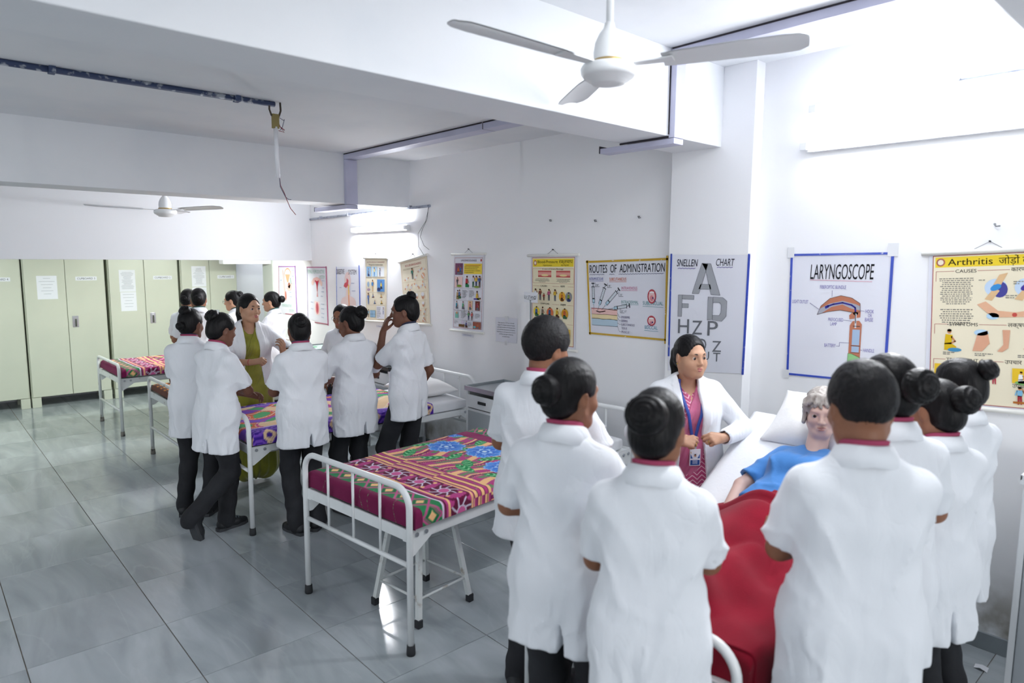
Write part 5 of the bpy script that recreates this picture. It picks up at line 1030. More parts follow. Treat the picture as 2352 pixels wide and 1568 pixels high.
def head_sdf(S, fr, s, fine, man=False, mouth_open=False):
    q = lambda *a: tuple(np.array(a)*s)
    S.ell(q(0, -.010, .022), np.array((.0735, .093, .092))*s, k=.01, fr=fr)
    S.ell(q(0, .022, -.030), np.array((.058+.003*man, .064, .078))*s, k=.03, fr=fr)
    S.cone(q(-.012, .062, -.090), q(.012, .062, -.090), .021*s, k=.03, fr=fr)
    for x in (-1, 1):
        S.cone(q(x*.050, -.005, -.055), q(x*.020, .055, -.092), .022*s, .018*s, k=.025, fr=fr)
        S.ell(q(x*.036, .055, -.032), np.array((.026, .024, .022))*s, k=.025, fr=fr)
    S.ell(q(0, .076, .020), np.array((.046, .016, .012))*s, k=.02, fr=fr)
    for x in (-1, 1): S.ell(q(x*.031, .098, -.002), np.array((.020, .018, .012))*s, k=.012, op='-', fr=fr)
    S.cone(q(0, .086, .006), q(0, .104, -.030), .0072*s, .0105*s, k=.012, fr=fr)
    for x in (-1, 1): S.ell(q(x*.0105, .096, -.035), np.array((.0085, .010, .0075))*s, k=.006, fr=fr)
    S.ell(q(0, .0845, -.064), np.array((.024, .011, .013))*s, k=.012, fr=fr)
    if fine:
        for x in (-1, 1):
            S.ell(q(x*.0315, .0735, -.001), np.array((.0175, .0140, .0145))*s, k=.004, fr=fr)
            S.ell(q(x*.0320, .090, -.002), np.array((.0148, .0150, .0050))*s, k=.002, op='-', fr=fr)
            S.ell(q(x*.006, .1015, -.0405), np.array((.0032, .004, .0025))*s, k=.002, op='-', fr=fr)
        S.ell(q(0, .099, -.0645), np.array((.021, .008, .0028 if mouth_open else .0011))*s, k=.003, op='-', fr=fr)
    for x in (-1, 1):
        e = fr.mul(Frame(rz(-x*.35), q(x*.0745, -.012, -.012)))
        S.ell((0, 0, 0), np.array((.0085, .019, .031))*s, k=.004, fr=e); S.ell((x*.008*s, .003*s, .004*s), np.array((.006, .010, .017))*s, k=.004, op='-', fr=e)
    return S
def build_person(label, x, y, face, H=1.56, lean=0, side=0, head=(0, 0, 0), wr=None, pole=None, hpose=('relaxed', 'relaxed'), hback=None, hdir=None, skin='d', hair='bun', bun=(0, -.132, .035, .048), coat='short', hem=.395,
                 collars=('p',), feet=None, broad=1.0, vox=.0068, sari=None, z=0, legs=True, fine=False, sleeve=None, coatm=None, glasses=False, neck_up=(0, 0, 0), plump=0, seed=1, category='person', hairm=None, knee=None, group=None, belly=0, collar=True, fold=1.0, coat_name='coat', coat_vox=.0100):
    s = H/1.60; root = thing('person' if category == 'person' else 'training_manikin', label, category, (x, y, z), face*D2R-PI/2, group)
    J = lambda *a: np.array(a, float)*s
    hipz = .86*s; T = Frame(ry(side*D2R) @ rx(-lean*D2R), (0, 0, 0)); T.t = J(0, 0, .86)-T.R @ J(0, 0, .86)
    man = hair in ('man', 'fade'); bw = broad*(1.05 if man else .94)
    sh = [T(J(sx*.147*bw, -.014, 1.288)) for sx in (-1, 1)]     # left at -x, right at +x
    neck0, neck1 = T(J(0, -.018, 1.33)), T(J(0, .006, 1.435))+J(*neck_up)
    hy, hp, hr = [a*D2R for a in head]
    HF = Frame(rz(hy) @ rx(-hp) @ ry(hr) @ rx(-lean*.35*D2R), (0, 0, 0)); HF.t = neck1+HF.R @ J(0, .012, .066)
    # ---- arms
    la, lb = .272*s, .238*s
    W = {'crossed': [J(.045, .20, 1.045), J(-.05, .235, 1.07)], 'clasp': [J(-.035, .20, 1.03), J(.035, .20, 1.03)], 'down': [J(-.215, .05, .82), J(.215, .05, .82)]}
    wr = wr if wr is not None else 'down'; wl = [np.array(w)*s for w in wr] if not isinstance(wr, str) else W[wr]
    pole = pole or (((-1, -.25, -.28), (1, -.25, -.28)) if wr != 'down' else ((-.6, -1, 0), (.6, -1, 0)))
    el, wt = [], []
    for i in (0, 1):
        e, w = ik(sh[i], T(wl[i]) if lean else wl[i], la, lb, pole[i]); el.append(e); wt.append(w)
    # ---- body: one continuous surface
    B = SDF()
    B.cone(J(-.06, 0, 1.19), J(.06, 0, 1.19), .095*s*bw, k=.06, fr=T, sc=(1, .9, 1))
    B.cone(J(-.10*bw, -.012, 1.285), J(.10*bw, -.012, 1.285), .045*s, k=.05, fr=T)
    B.cone(neck0, neck1, .052*s*(1.1 if man else 1), .050*s*(1.1 if man else 1), k=.03); B.cone(neck1, HF(J(0, -.012, -.03)), .050*s, .048*s, k=.02)
    head_sdf(B, HF, s*(1.02 if man else 1), fine, man, category != 'person')
    if plump:
        for x in (-1, 1): B.ell(np.array((x*.040, .046, -.048))*s, np.array((.027, .030, .034))*s, k=.03, fr=HF)
        B.ell(np.array((0, .040, -.094))*s, np.array((.032, .030, .018))*s, k=.03, fr=HF)
    hd = []
    if wr == 'crossed' and hpose == ('relaxed', 'relaxed'): hpose = ('grip', 'grip')
    for i, sg in ((0, -1), (1, 1)):
        B.cone(sh[i], el[i], .046*s*bw, .036*s, k=.03); B.cone(el[i], wt[i], .0375*s, .0235*s, k=.012)
        fd = nrm(wt[i]-el[i]); d = np.array(hdir[i], float) if hdir and hdir[i] is not None else fd
        bk = hback[i] if hback and hback[i] is not None else (sg*.3, .8, .6)
        f = hand_frame(wt[i]+fd*.012*s, d, bk); x_t = f.R[:, 0]
        hd.append(f)
        hand(B, f, 1 if i == 1 else -1, hpose[i], .92*s if not man else .98*s)
    body = sdf_obj('body', B, vox, SK[skin] if isinstance(skin, str) else skin, root)
    # ---- face details
    q = lambda *a: HF(np.array(a)*s)
    for sx in (-1, 1):
        em = MB(); n = 14; r = (.0140 if fine else .0115)*s; c = np.array((sx*.0315, .0733 if fine else .0745, -.002))*s
        vs = []; fs = []; mi = []
        for a in range(9):
            th = PI*a/8*.5
            for b in range(n): vs.append(HF(c+r*np.array((math.sin(th)*math.cos(2*PI*b/n), math.cos(th), math.sin(th)*math.sin(2*PI*b/n)))))
        for a in range(8):
            for b in range(n): fs.append((a*n+b, a*n+(b+1) % n, (a+1)*n+(b+1) % n, (a+1)*n+b)); mi.append(1 if a < 3 else 0)
        me = bpy.data.meshes.new('eye'); me.from_pydata([tuple(v) for v in vs], [], fs); eo = link('eye', me, [EYEW, IRIS], root); me.polygons.foreach_set('material_index', mi); me.polygons.foreach_set('use_smooth', [True]*len(fs))
        if category == 'person': MB().tube([q(sx*.013, .0905, .0175), q(sx*.024, .0905, .0225), q(sx*.036, .0835, .0225), q(sx*.048, .071, .0165)], [.0026*s, .0040*s, .0034*s, .0014*s], 6).build('eyebrow', BROWM, root)
    L = SDF()
    for a in (-1, 1): L.ell(np.array((a*.006, .0849, -.0594))*s, np.array((.0165, .0118, .0046))*s, k=.004, fr=HF)
    L.ell(np.array((0, .0846, -.0695))*s, np.array((.0185, .0124, .0062))*s, k=.003, fr=HF)
    L.ell(np.array((0, .099, -.0645))*s, np.array((.021, .006, .0014 if category == 'person' else .003))*s, k=.002, op='-', fr=HF)
    sdf_obj('lips', L, .0024 if fine else .004, (LIPM2 if fine and category == 'person' else (LIPM if category == 'person' else mat('vinyl_lip', 'b98279', .4))), root)
    # ---- hair
    hm = hairm or (MANHAIR if man else HAIRM); Hs = SDF(); g = 1.02*s if man else s
    if man: Hs.ell(np.array((0, -.008, .034))*g, np.array((.083, .106, .100) if hair == 'man' else (.080, .101, .096))*g, k=.01, fr=HF)
    else: Hs.ell(np.array((0, -.013, .024))*g, np.array((.0800, .1005, .0985))*g, k=.01, fr=HF).ell(np.array((0, -.055, -.030))*g, np.array((.060, .052, .055))*g, k=.03, fr=HF)
    fw = (.064, .080, .098) if man else (.0635, .084, .104)
    Hs.ell(np.array((0, .092, -.030 if not man else -.026))*g, np.array(fw)*g, k=.010, op='-', fr=HF)
    for sx in (-1, 1): Hs.ell(np.array((sx*.078, -.004, -.026))*g, np.array((.022, .026, .036))*g, k=.008, op='-', fr=HF); Hs.ell(np.array((sx*.07, .045, -.06))*g, np.array((.03, .06, .06))*g, k=.01, op='-', fr=HF)
    Hs.half(np.array((0, -.03, -.078 if not man else (-.030 if hair == 'fade' else -.062)))*g, (0, .5, -1), k=.012, fr=HF)
    if man or hair == 'wig':
        Hs.disp = lambda P: (.0045 if hair == 'wig' else .0016)*hashn(HF.inv(P), 75, seed)+.0022*hashn(HF.inv(P), 170, seed)-.003
    else: Hs.disp = lambda P: .0012*np.sin(HF.inv(P)[:, 0]*420+3*np.sin(HF.inv(P)[:, 2]*40))*1.0
    if hair == 'wig':
        for k in range(9): a = -.055+k*.0135; Hs.cone(np.array((a*.9, .055, .088))*g, np.array((a*1.25+.006*(k % 3), .088-abs(a)*.45, .046+.012*(k % 2)))*g, .014*g, .006*g, k=.008, fr=HF)
        for sx in (-1, 1):
            for k in range(4): Hs.cone(np.array((sx*.074, .035-.02*k, .04))*g, np.array((sx*.080, .040-.024*k, -.045-.008*(k % 2)))*g, .013*g, .006*g, k=.008, fr=HF)
    ho = sdf_obj('hair', Hs, max(min(vox, .0062), .005), hm, root)
    if hair in ('bun', 'twobun'):
        for bi, bb in enumerate([bun] if hair == 'bun' else bun):
            Bn = SDF(); bx, by, bz, br = bb; c = np.array((bx, by, bz))*s; out = nrm(np.array((bx, by+.01, bz-.02))); R2 = np.stack([nrm(np.cross(out, (0, .3, 1))), np.cross(out, nrm(np.cross(out, (0, .3, 1)))), out], 1)
            bf = HF.mul(Frame(R2, c)); Bn.ell((0, 0, 0), np.array((br, br*.95, br*.78))*s, k=.01, fr=bf); Bn.cone((0, 0, -.02*s), (0, 0, 0), br*.55*s, k=.02, fr=bf)
            def dsp(P, bf=bf, br=br):
                Q = bf.inv(P); th = np.arctan2(Q[:, 1], Q[:, 0]); r = np.hypot(Q[:, 0], Q[:, 1]); return .0028*np.sin(th*1+r*2*PI/(.016*s))*np.clip(r/.01, 0, 1)+.0009*np.sin(th*22+r*120)
            Bn.disp = dsp; sdf_obj('hair_bun', Bn, .0052, hm, root)
    if hair == 'tail':
        Tl = SDF(); P = [np.array(a)*s for a in ((0, -.098, .035), (0, -.128, .0), (.0, -.130, -.06), (.0, -.118, -.13), (.006, -.108, -.20), (.0, -.10, -.26))]
        for i in range(5): Tl.cone(P[i], P[i+1], (.022, .030, .032, .028, .020)[i]*s, (.030, .032, .028, .020, .009)[i]*s, k=.012, fr=HF)
        Tl.disp = lambda P: .0022*np.sin(HF.inv(P)[:, 0]*260+HF.inv(P)[:, 2]*30); sdf_obj('pony_tail', Tl, .005, hm, root)
    if glasses:
        G = MB()
        for sx in (-1, 1):
            G.tube([q(sx*.032+.021*math.cos(a), .101-.004*math.cos(a)*sx*0, -.004+.018*math.sin(a)) for a in np.linspace(0, 2*PI, 15)[:-1]], .0013*s, 6, closed=True); G.tube([q(sx*.053, .099, .002), q(sx*.074, .055, .004), q(sx*.078, -.005, .002)], .0012*s, 6)
        G.tube([q(-.011, .101, .0), q(0, .103, .003), q(.011, .101, .0)], .0012*s, 6).build('glasses', mat('glasses_frame', '4a4a50', .35, metal=.5), root)
    # ---- lower half
    Lg = [T(J(sx*.083, -.002, .86)) for sx in (-1, 1)]
    ft = feet or ((-.095, .0, 8), (.095, .0, -8))
    if legs and not sari:
        Tr = SDF(); Tr.cone(J(-.055, -.004, .90), J(.055, -.004, .90), .112*s*bw, k=.04, fr=T, sc=(1, .95, 1)); Tr.cone(J(-.05, 0, .98), J(.05, 0, .98), .10*s*bw, k=.05, fr=T, sc=(1, .9, 1))
        for i in (0, 1):
            fx, fy, fa = ft[i][:3]; fz = ft[i][3] if len(ft[i]) > 3 else 0
            an = np.array((fx, fy-.02, .085*s+fz)); kp = (knee[i] if knee and knee[i] is not None else (0, 1, 0)); kn, an = ik(Lg[i], an, .415*s, .40*s, kp)
            Tr.cone(Lg[i], kn, .090*s*bw, .070*s, k=.03); Tr.cone(kn, an+np.array((0, 0, -.022)), .070*s, .060*s, k=.02)
            R = rz(fa*D2R) @ rx((ft[i][4] if len(ft[i]) > 4 else 0)*D2R); F2 = Frame(R, (fx, fy, fz))
            fs_ = .155*s if not man else .17*s
            Sh = SDF(); Sh.cone((0, -.055*s, .045), (0, -.03*s, .075), .036*s, .034*s, k=.02, fr=F2); Sh.cone((0, -.045*s, .04), (.0, .06*s, .036), .039*s, .040*s, k=.02, fr=F2, sc=(1, 1, .9)); Sh.cone((0, .06*s, .034), (.0, fs_-.03, .028), .040*s, .032*s, k=.02, fr=F2, sc=(1, 1, .8)); Sh.half((0, 0, .006), (0, 0, -1), fr=F2)
            so = sdf_obj('shoe', Sh, .009, SHOEM, root)
            Pm = [F2((xx*s*.95, yy*s, 0)) for xx, yy in ((-.030, -.09), (-.038, -.05), (-.036, 0), (-.043, .06), (-.040, .11), (-.022, .15), (.0, .158), (.022, .15), (.040, .11), (.043, .06), (.036, 0), (.038, -.05), (.030, -.09), (0, -.098))]
            up = F2.R @ np.array((0, 0, .022)); MB().prism([tuple(p+F2.R @ np.array((0, 0, .0008))) for p in Pm][::-1], tuple(up)).build('sole', SOLEM, so)
            if fine is False: MB().tube([F2((-.028*s, .045, .073)), F2((0, .055, .079)), F2((.028*s, .045, .073))], .003, 6).tube([F2((-.026*s, .068, .066)), F2((0, .078, .070)), F2((.026*s, .068, .066))], .003, 6).build('lace', LACE, so)
        Tr.disp = lambda P: .0035*np.sin(P[:, 2]*52/s+6*P[:, 0]+2*hashn(P, 9, seed))*np.clip((.62*s-P[:, 2])/.3, 0, 1)
        sdf_obj('trousers', Tr, .0125, TROUSM, root)
    hz = hem*H
    # ---- coat
    cm = coatm or COATM
    def torso(S, o, dress=False):
        S.cone(J(-.06*bw, -.002, .90), J(.06*bw, -.002, .90), (.108*s*bw+o), k=.05, fr=T, sc=(1, .92, 1)); S.cone(J(-.05*bw, .0, 1.03), J(.05*bw, .0, 1.03), .098*s*bw+o, k=.08, fr=T, sc=(1, .88, 1)); S.cone(J(-.062*bw, 0, 1.18), J(.062*bw, 0, 1.18), .094*s*bw+o, k=.06, fr=T, sc=(1, .92, 1))
        if belly: S.ell(J(0, .05, 1.0), np.array((.12, .09, .12))*s, k=.05, fr=T)
        if not man and not broad < .9:
            for sx in (-1, 1): S.ell(J(sx*.062, .068, 1.165), np.array((.058, .05, .058))*s+o*.5, k=.035, fr=T)
        S.cone(J(-.112*bw, -.014, 1.278), J(.112*bw, -.014, 1.278), .044*s+o*.7, k=.045, fr=T, sc=(1, 1.15, 1))
        for sx in (-1, 1): S.cone(J(sx*.035, -.016, 1.345), J(sx*.130*bw, -.016, 1.296), .034*s+o*.5, .037*s+o*.6, k=.03, fr=T)
        S.cone(J(-.035, -.022, 1.332), J(.035, -.022, 1.332), .045*s+o*.7, k=.03, fr=T)
        return S
    if coat:
        C = torso(SDF(), (.034 if coat == 'open' else .017)*s)
        zz = hz/s
        go = .021*s if coat == 'open' else .016*s
        C.cone(J(-.058*bw, -.002, .86), J(-.066*bw, -.004, zz-.03), .108*s*bw+go, .112*s*bw+go, k=.05, fr=T, sc=(1, .88, 1)); C.cone(J(.058*bw, -.002, .86), J(.066*bw, -.004, zz-.03), .108*s*bw+go, .112*s*bw+go, k=.05, fr=T, sc=(1, .88, 1))
        cuts = []
        for i in (0, 1):
            sl = sleeve or 'short'; a, e, w = sh[i], el[i], wt[i]; d = nrm(e-a)
            if sl == 'short':
                end = a+d*la*.82; C.cone(a, a+d*la*.97, .055*s*bw, .0605*s, k=.022); cuts.append((i, 's', end, d, a, e))
            else:
                fr_ = .90 if sl == 'long' else .30; f2 = nrm(w-e); end = e+f2*lb*fr_; C.cone(a, e, .055*s*bw, .054*s, k=.022); C.cone(e, end, .055*s, .045*s if sl == 'long' else .052*s, k=.015); cuts.append((i, sl, end, f2, a, e))
        def wr_(P):
            Q = T.inv(P)/s; X, Y, Zc = Q[:, 0], Q[:, 1], Q[:, 2]; n1 = hashn(Q, 5, seed); n2 = hashn(Q, 11, seed+5); ax = np.abs(X)
            low = np.clip((1.06-Zc)/.3, 0, 1); up_ = np.clip((Zc-.95)/.2, 0, 1); th = np.arctan2(X, Y+.0001)
            rg = lambda q: (1-np.abs(np.sin(q)))**2      # soft ridge lines, as cloth breaks
            f = fold*low*(.016*rg(th*2.6+1.6*n1+seed)+.009*rg(th*5.3+2.2*n2+Zc*2+seed*2)-.003)
            f += fold*.015*rg((Zc*.80-ax*1.15)*27+1.5*n1+seed)*np.clip(1-np.abs(ax-.10)/.12, 0, 1)*np.clip(1-np.abs(Zc-1.12)/.20, 0, 1)
            f += fold*.009*rg((Zc*1.0+X*.35)*34+2*n1)*np.clip(1-np.abs(Zc-1.01)/.10, 0, 1)*(.5+.5*n2)
            f += fold*.011*rg(Zc*36+Y*14+1.8*n1+seed)*np.clip((ax-.155)/.05, 0, 1)*np.clip(1-np.abs(Zc-1.13)/.16, 0, 1)
            f += fold*.008*rg(X*26+2.4*n1+Zc*3+seed)*np.clip(1-np.abs(Zc-1.22)/.12, 0, 1)*np.clip(1-ax/.14, 0, 1)
            f += .0022*n2+.0030*hashn(Q*np.array((1.6, 1.6, .5)), 13, seed+2)
            f += .0018*np.exp(-(X/.004)**2)*(Y < 0)*(Zc < 1.27)
            return -f*s*(.22 if coat == 'open' else 1)+0
        C.func(wr_, .003, 'd'); C.half(J(0, 0, zz), (0, 0, -1), k=.005, fr=T)
        for i, sl, end, d, a, e in cuts:
            if sl == 'short' or sl == 's':
                C.func((lambda P, end=end.astype(np.float32), d=d.astype(np.float32), e=e.astype(np.float32): np.maximum(-(P-end)@d, np.linalg.norm(P-e, axis=1)-.10*s)), .003)
                C.cone(end-d*.03, end+d*.05, .041*s, .045*s, k=.003, op='-')
            else: C.cone(end-d*.03, end+d*.03, .034*s if sl == 'long' else .044*s, k=.003, op='-')
        if coat == 'open':      # hangs open in front over the sari
            inn = torso(SDF(), .0165*s); inn.cone(J(-.058*bw, -.002, .86), J(-.066*bw, -.004, zz-.1), .108*s*bw+.006*s, .112*s*bw+.007*s, k=.05, fr=T, sc=(1, .88, 1)); inn.cone(J(.058*bw, -.002, .86), J(.066*bw, -.004, zz-.1), .108*s*bw+.006*s, .112*s*bw+.007*s, k=.05, fr=T, sc=(1, .88, 1))
            def inner(P):
                d = np.full(len(P), 1e3, np.float32)
                for op, f, k in inn.ops: d = inn.comb(d, f(P), op, k)
                return d
            C.func(inner, .004)
            def wedge(P):
                Q = T.inv(P); wid = np.interp(Q[:, 2]/s, (.5, .8, 1.02, 1.2, 1.30, 1.36), (.125, .10, .072, .062, .058, .062)).astype(np.float32)*s
                return np.maximum(np.abs(Q[:, 0]-.012*s)-wid, -(Q[:, 1]+.0*s))*.8
            C.func(wedge, .004)
            def lap(P):
                Q = T.inv(P); wid = np.interp(Q[:, 2]/s, (.5, .8, 1.02, 1.2, 1.30, 1.36), (.125, .10, .072, .062, .058, .062))*s; e = np.abs(Q[:, 0]-.012*s)-wid
                lw = np.interp(Q[:, 2]/s, (.5, 1.0, 1.08, 1.26, 1.36), (0, 0, .03, .05, .03))*s; return -(.006*s*((e < lw) & (e > -.01) & (Q[:, 1] > 0)))
        if coat == 'open': C.disp = lap
        if coat != 'open' :
            # back vent and the opening at the hem
            C.func((lambda P: np.maximum(np.abs(T.inv(P)[:, 0]-.03*s)-np.clip((zz*s+.15*s-T.inv(P)[:, 2])*.085, -.02, .013), T.inv(P)[:, 1]+.03*s)), .002)
            C.cone(T(J(0, .010, 1.352)), T(J(0, .014, 1.47)), .044*s, .074*s, k=.006, op='-')
        if coat != 'open': C.cone(T(J(0, .085, 1.25)), T(J(0, .06, 1.42)), .012*s, .05*s, k=.01, op='-')
        co = sdf_obj(coat_name, C, .0062 if coat == 'open' else (coat_vox), cm, root)
        if collar:
            cols = [('coat_collar', cm, .064, .092, 1.348, 1.405, .030)]+([('uniform_collar', {'p': PINKC, 'n': NAVYC, 'g': GREENC}[c], .0555-.0*k, .062, 1.335, 1.418+.006*k, .012) for k, c in enumerate(collars)])
            for nm, m_, ri, ro, z0, z1, fl in cols:
                rings = []; NN = 40; gap = .42 if nm == 'coat_collar' else .25
                for k in range(NN+1):
                    a = PI/2+gap+(2*PI-2*gap)*k/NN; bk = .5-.5*math.sin(a); zt = z1+.012*bk-.035*(1-bk)**2; zb = z0+.010*bk-.035*(1-bk)
                    c, w = math.cos(a), math.sin(a); P = lambda r, zc, yo=0: tuple(T(J(r*c*1.02, r*w*.95-.008+yo, zc)))
                    rings.append([P(ri, zb+.012), P(ri-.003, zt-.006), P(ri+.001, zt), P(ri+.006, zt-.002), P(ro-.008, (zt+zb)/2+.006), P(ro, zb+.012-.008*abs(c)), P(ro-.006, zb+.006-.008*abs(c))])
                MB().grid(rings).build(nm, m_, root)
    return dict(root=root, T=T, HF=HF, s=s, J=J, wt=wt, el=el, hd=hd, torso=torso, sh=sh, bw=bw)
# ------------------------------------------------------------------ saris, lanyard and other worn things
def zigzag_mat(name, base, line):
    m = mat(name, base, .6, sheen=.3); N = m.node_tree.nodes; L = m.node_tree.links; b = N['Principled BSDF']
    tc = N.new('ShaderNodeTexCoord'); s = N.new('ShaderNodeSeparateXYZ'); L.new(tc.outputs['Object'], s.inputs[0])
    def M(op, a, b_=None):
        n = N.new('ShaderNodeMath'); n.operation = op
        for i, v in enumerate((a, b_)):
            if v is None: continue
            if isinstance(v, (int, float)): n.inputs[i].default_value = v
            else: L.new(v, n.inputs[i])
        return n.outputs[0]
    xx = M('ADD', s.outputs['X'], M('MULTIPLY', s.outputs['Y'], .6))
    tri = M('ABSOLUTE', M('SUBTRACT', M('FRACT', M('MULTIPLY', xx, 17.0)), .5)); w = M('ADD', M('MULTIPLY', s.outputs['Z'], 42.0), M('MULTIPLY', tri, 2.0))
    st = M('LESS_THAN', M('FRACT', w), .22); x = N.new('ShaderNodeMix'); x.data_type = 'RGBA'; x.inputs[6].default_value = (*srgb(base), 1); x.inputs[7].default_value = (*srgb(line), 1); L.new(st, x.inputs[0]); L.new(x.outputs[2], b.inputs['Base Color'])
    return m
def wear_sari(p, m, m_pallu, name='sari', foot=.015):
    s, T, J = p['s'], p['T'], p['J']; S = p['torso'](SDF(), .008*s)
    S.cone(J(-.03, 0, .95), J(-.045, .0, .80), .118*s, .125*s, k=.05, sc=(1, .95, 1)).cone(J(.03, 0, .95), J(.045, .0, .80), .118*s, .125*s, k=.05, sc=(1, .95, 1))
    S.cone(J(-.05, 0, .80), J(-.075, .01, .16), .125*s, .13*s, k=.05).cone(J(.05, 0, .80), J(.075, .01, .16), .125*s, .13*s, k=.05)
    S.half((0, 0, foot), (0, 0, -1), k=.004)
    S.cone(T(J(0, -.006, 1.30)), T(J(0, .008, 1.47)), .052*s, .085*s, k=.006, op='-'); S.cone(T(J(0, .10, 1.235)), T(J(0, .05, 1.40)), .012*s, .06*s, k=.01, op='-')
    def dsp(P):
        th = np.arctan2(P[:, 0], P[:, 1]+.03); lo = np.clip((.95*s-P[:, 2])/.5, 0, 1); return -.008*lo*np.sin(th*15+P[:, 2]*2)*(P[:, 1] > -.05)-.004*lo*np.sin(th*7+1)-.002*hashn(P, 9, 4)
    S.disp = dsp; o = sdf_obj(name, S, .0095, m, p['root'])
    D = p['torso'](SDF(), .0165*s); D.cone(J(-.03, 0, .95), J(-.045, .0, .78), .124*s, .132*s, k=.05, sc=(1, .95, 1)).cone(J(.03, 0, .95), J(.045, .0, .78), .124*s, .132*s, k=.05, sc=(1, .95, 1))
    def band(P):
        Q = T.inv(P)/s; d = ((Q[:, 0]+.072)*.93+(Q[:, 2]-1.30)*.36); w = np.interp(Q[:, 2], (.7, .95, 1.15, 1.3), (.105, .105, .07, .045)).astype(np.float32)
        return (np.maximum(np.abs(d)-w, -(Q[:, 1]+.02))*s).astype(np.float32)
    D.func(band, .004, '&'); D.half(T(J(.12, 0, .74)), (.45, 0, -1), k=.004)
    D.cone(T(J(0, -.006, 1.30)), T(J(0, .008, 1.47)), .050*s, .07*s, k=.006, op='-')
    D.disp = lambda P: -.0022*np.sin((P[:, 0]*.93+P[:, 2]*.36)*230+2*hashn(P, 6, 3))
    sdf_obj('pallu', D, .0066, m_pallu, p['root']); return o
def ribbon(pts, w, nrm_, th=.0016):
    b = MB(); top = []; n = len(pts)
    for i, q in enumerate(pts):
        t = np.array(pts[min(i+1, n-1)])-np.array(pts[max(i-1, 0)]); t = nrm(t); nn = nrm(nrm_[i]); sd = nrm(np.cross(t, nn))
        q = np.array(q); top.append([tuple(q-sd*w/2), tuple(q-sd*w/2+nn*th), tuple(q+sd*w/2+nn*th), tuple(q+sd*w/2), tuple(q-sd*w/2)])
    return b.grid(top)
# ------------------------------------------------------------------ the group round the manikin's bed
GA, GB, GC = 'people round the manikin bed', 'people round the purple blanket bed', 'students by the far cupboards'
build_person('tall young man with parted black hair, tallest of the coats round the manikin', 2.02, 2.05, 20, 1.675, head=(-22, 6, 0), wr='clasp', skin='m', hair='man', collars=('p',), group=GA, seed=3, hem=.44)
build_person('young woman with a low bun, standing in front of the tall young man', 1.59, 1.5, 24, 1.612, head=(-28, 6, 0), wr='clasp', skin='m', bun=(.0, -.108, .012, .055), group=GA, seed=5, hem=.41)
build_person('young woman with a smooth coiled bun, back turned at the foot of the manikin bed', 1.54, 1.11, 33, 1.575, head=(-14, 8, 0), wr='crossed', skin='m', bun=(0, -.105, .045, .062), group=GA, seed=8, hem=.375, broad=.97)
P4 = build_person('woman in a pink sari, open white coat and blue lanyard', 3.14, 2.06, 236, 1.535, head=(14, 1, 0), plump=1, wr=[(-.135, .205, 1.075), (.135, .205, 1.065)], pole=((-1, -.25, -.5), (1, -.25, -.5)), hpose=('pinch', 'pinch'),
                  hdir=((.93, .30, .05), (-.93, .30, .05)), hback=((-.25, .75, .6), (.25, .75, .6)), skin='l', hair='tail', coat='open', sleeve='long', hem=.33, fine=True, vox=.0042, sari=True, collars=(), broad=1.17, group=GA, collar=False, seed=11)
SARI_P = zigzag_mat('pink_zigzag_sari', 'b03a6c', 'e6bccb'); PALLU_P = mat('rose_pallu', 'b9577f', .55, sheen=.4, bump=(180, .12), var=(14, 'c06a8c', .4, .7))
wear_sari(P4, SARI_P, PALLU_P)
def chest_pts(p, path, off):
    """points lying on the clothed chest: march forward from the spine until outside"""
    S = p['torso'](SDF(), off*p['s']); out = []; nr = []
    S.cone(p['J'](-.045, 0, .80), p['J'](.045, 0, .80), .125*p['s']+off*p['s'], k=.05)
    for (x, z, yb) in path:
        y = np.linspace(yb*p['s'], .3, 260); Q = np.stack([np.full(260, x*p['s']), y, np.full(260, z*p['s'])], 1); Q = np.stack([p['T'](q) for q in Q]).astype(np.float32); d = np.full(260, 1e3, np.float32)
        for op, f, k in S.ops: d = S.comb(d, f(Q), op, k)
        i = np.nonzero(d < 0)[0]; i = min(i[-1]+1, 259) if len(i) else 0; out.append(Q[i].astype(float)); nr.append((0, 1, .25))
    return out, nr
LANY = mat('blue_lanyard', '2c4798', .5, bump=(200, .1))
for sx in (-1, 1):
    path, nr = chest_pts(P4, [(sx*.060, 1.372, -.06), (sx*.066, 1.345, -.03), (sx*.062, 1.30, 0), (sx*.052, 1.25, 0), (sx*.038, 1.19, 0), (sx*.022, 1.12, 0), (sx*.006, 1.045, 0)], .024)
    ribbon(path, .017, nr).build('lanyard', LANY, P4['root'])
cc, _ = chest_pts(P4, [(0, z_, 0) for z_ in (1.045, 1.01, .97, .93)], .026); c0 = cc[0]; c0[1] = max(q_[1] for q_ in cc)+.006
MB().box(c0+np.array((-.006, .0, -.045)), c0+np.array((.006, .005, 0)), .002).build('lanyard_clip', STEEL, P4['root'])
cd = MB().box(c0+np.array((-.030, .002, -.135)), c0+np.array((.030, .0055, -.045)), .002).build('identity_card', PAPER, P4['root'])
q = MB(); fc = lambda u, v: tuple(c0+np.array((-u, .0062, v)))
q.col = srgb('2c4f92'); q.poly([fc(*a) for a in ((-.026, -.131), (.026, -.131), (.026, -.103), (-.026, -.103))]); q.col = srgb('3f66a8'); q.poly([fc(*a) for a in ((-.026, -.095), (-.012, -.095), (-.026, -.07))]); q.poly([fc(*a) for a in ((.026, -.095), (.012, -.095), (.026, -.07))])
q.col = srgb('d8a23c'); q.poly([fc(*a) for a in ((-.026, -.066), (-.020, -.066), (-.026, -.055))]); q.col = srgb('d9dde6'); q.poly([fc(*a) for a in ((-.011, -.094), (.011, -.094), (.011, -.066), (-.011, -.066))])
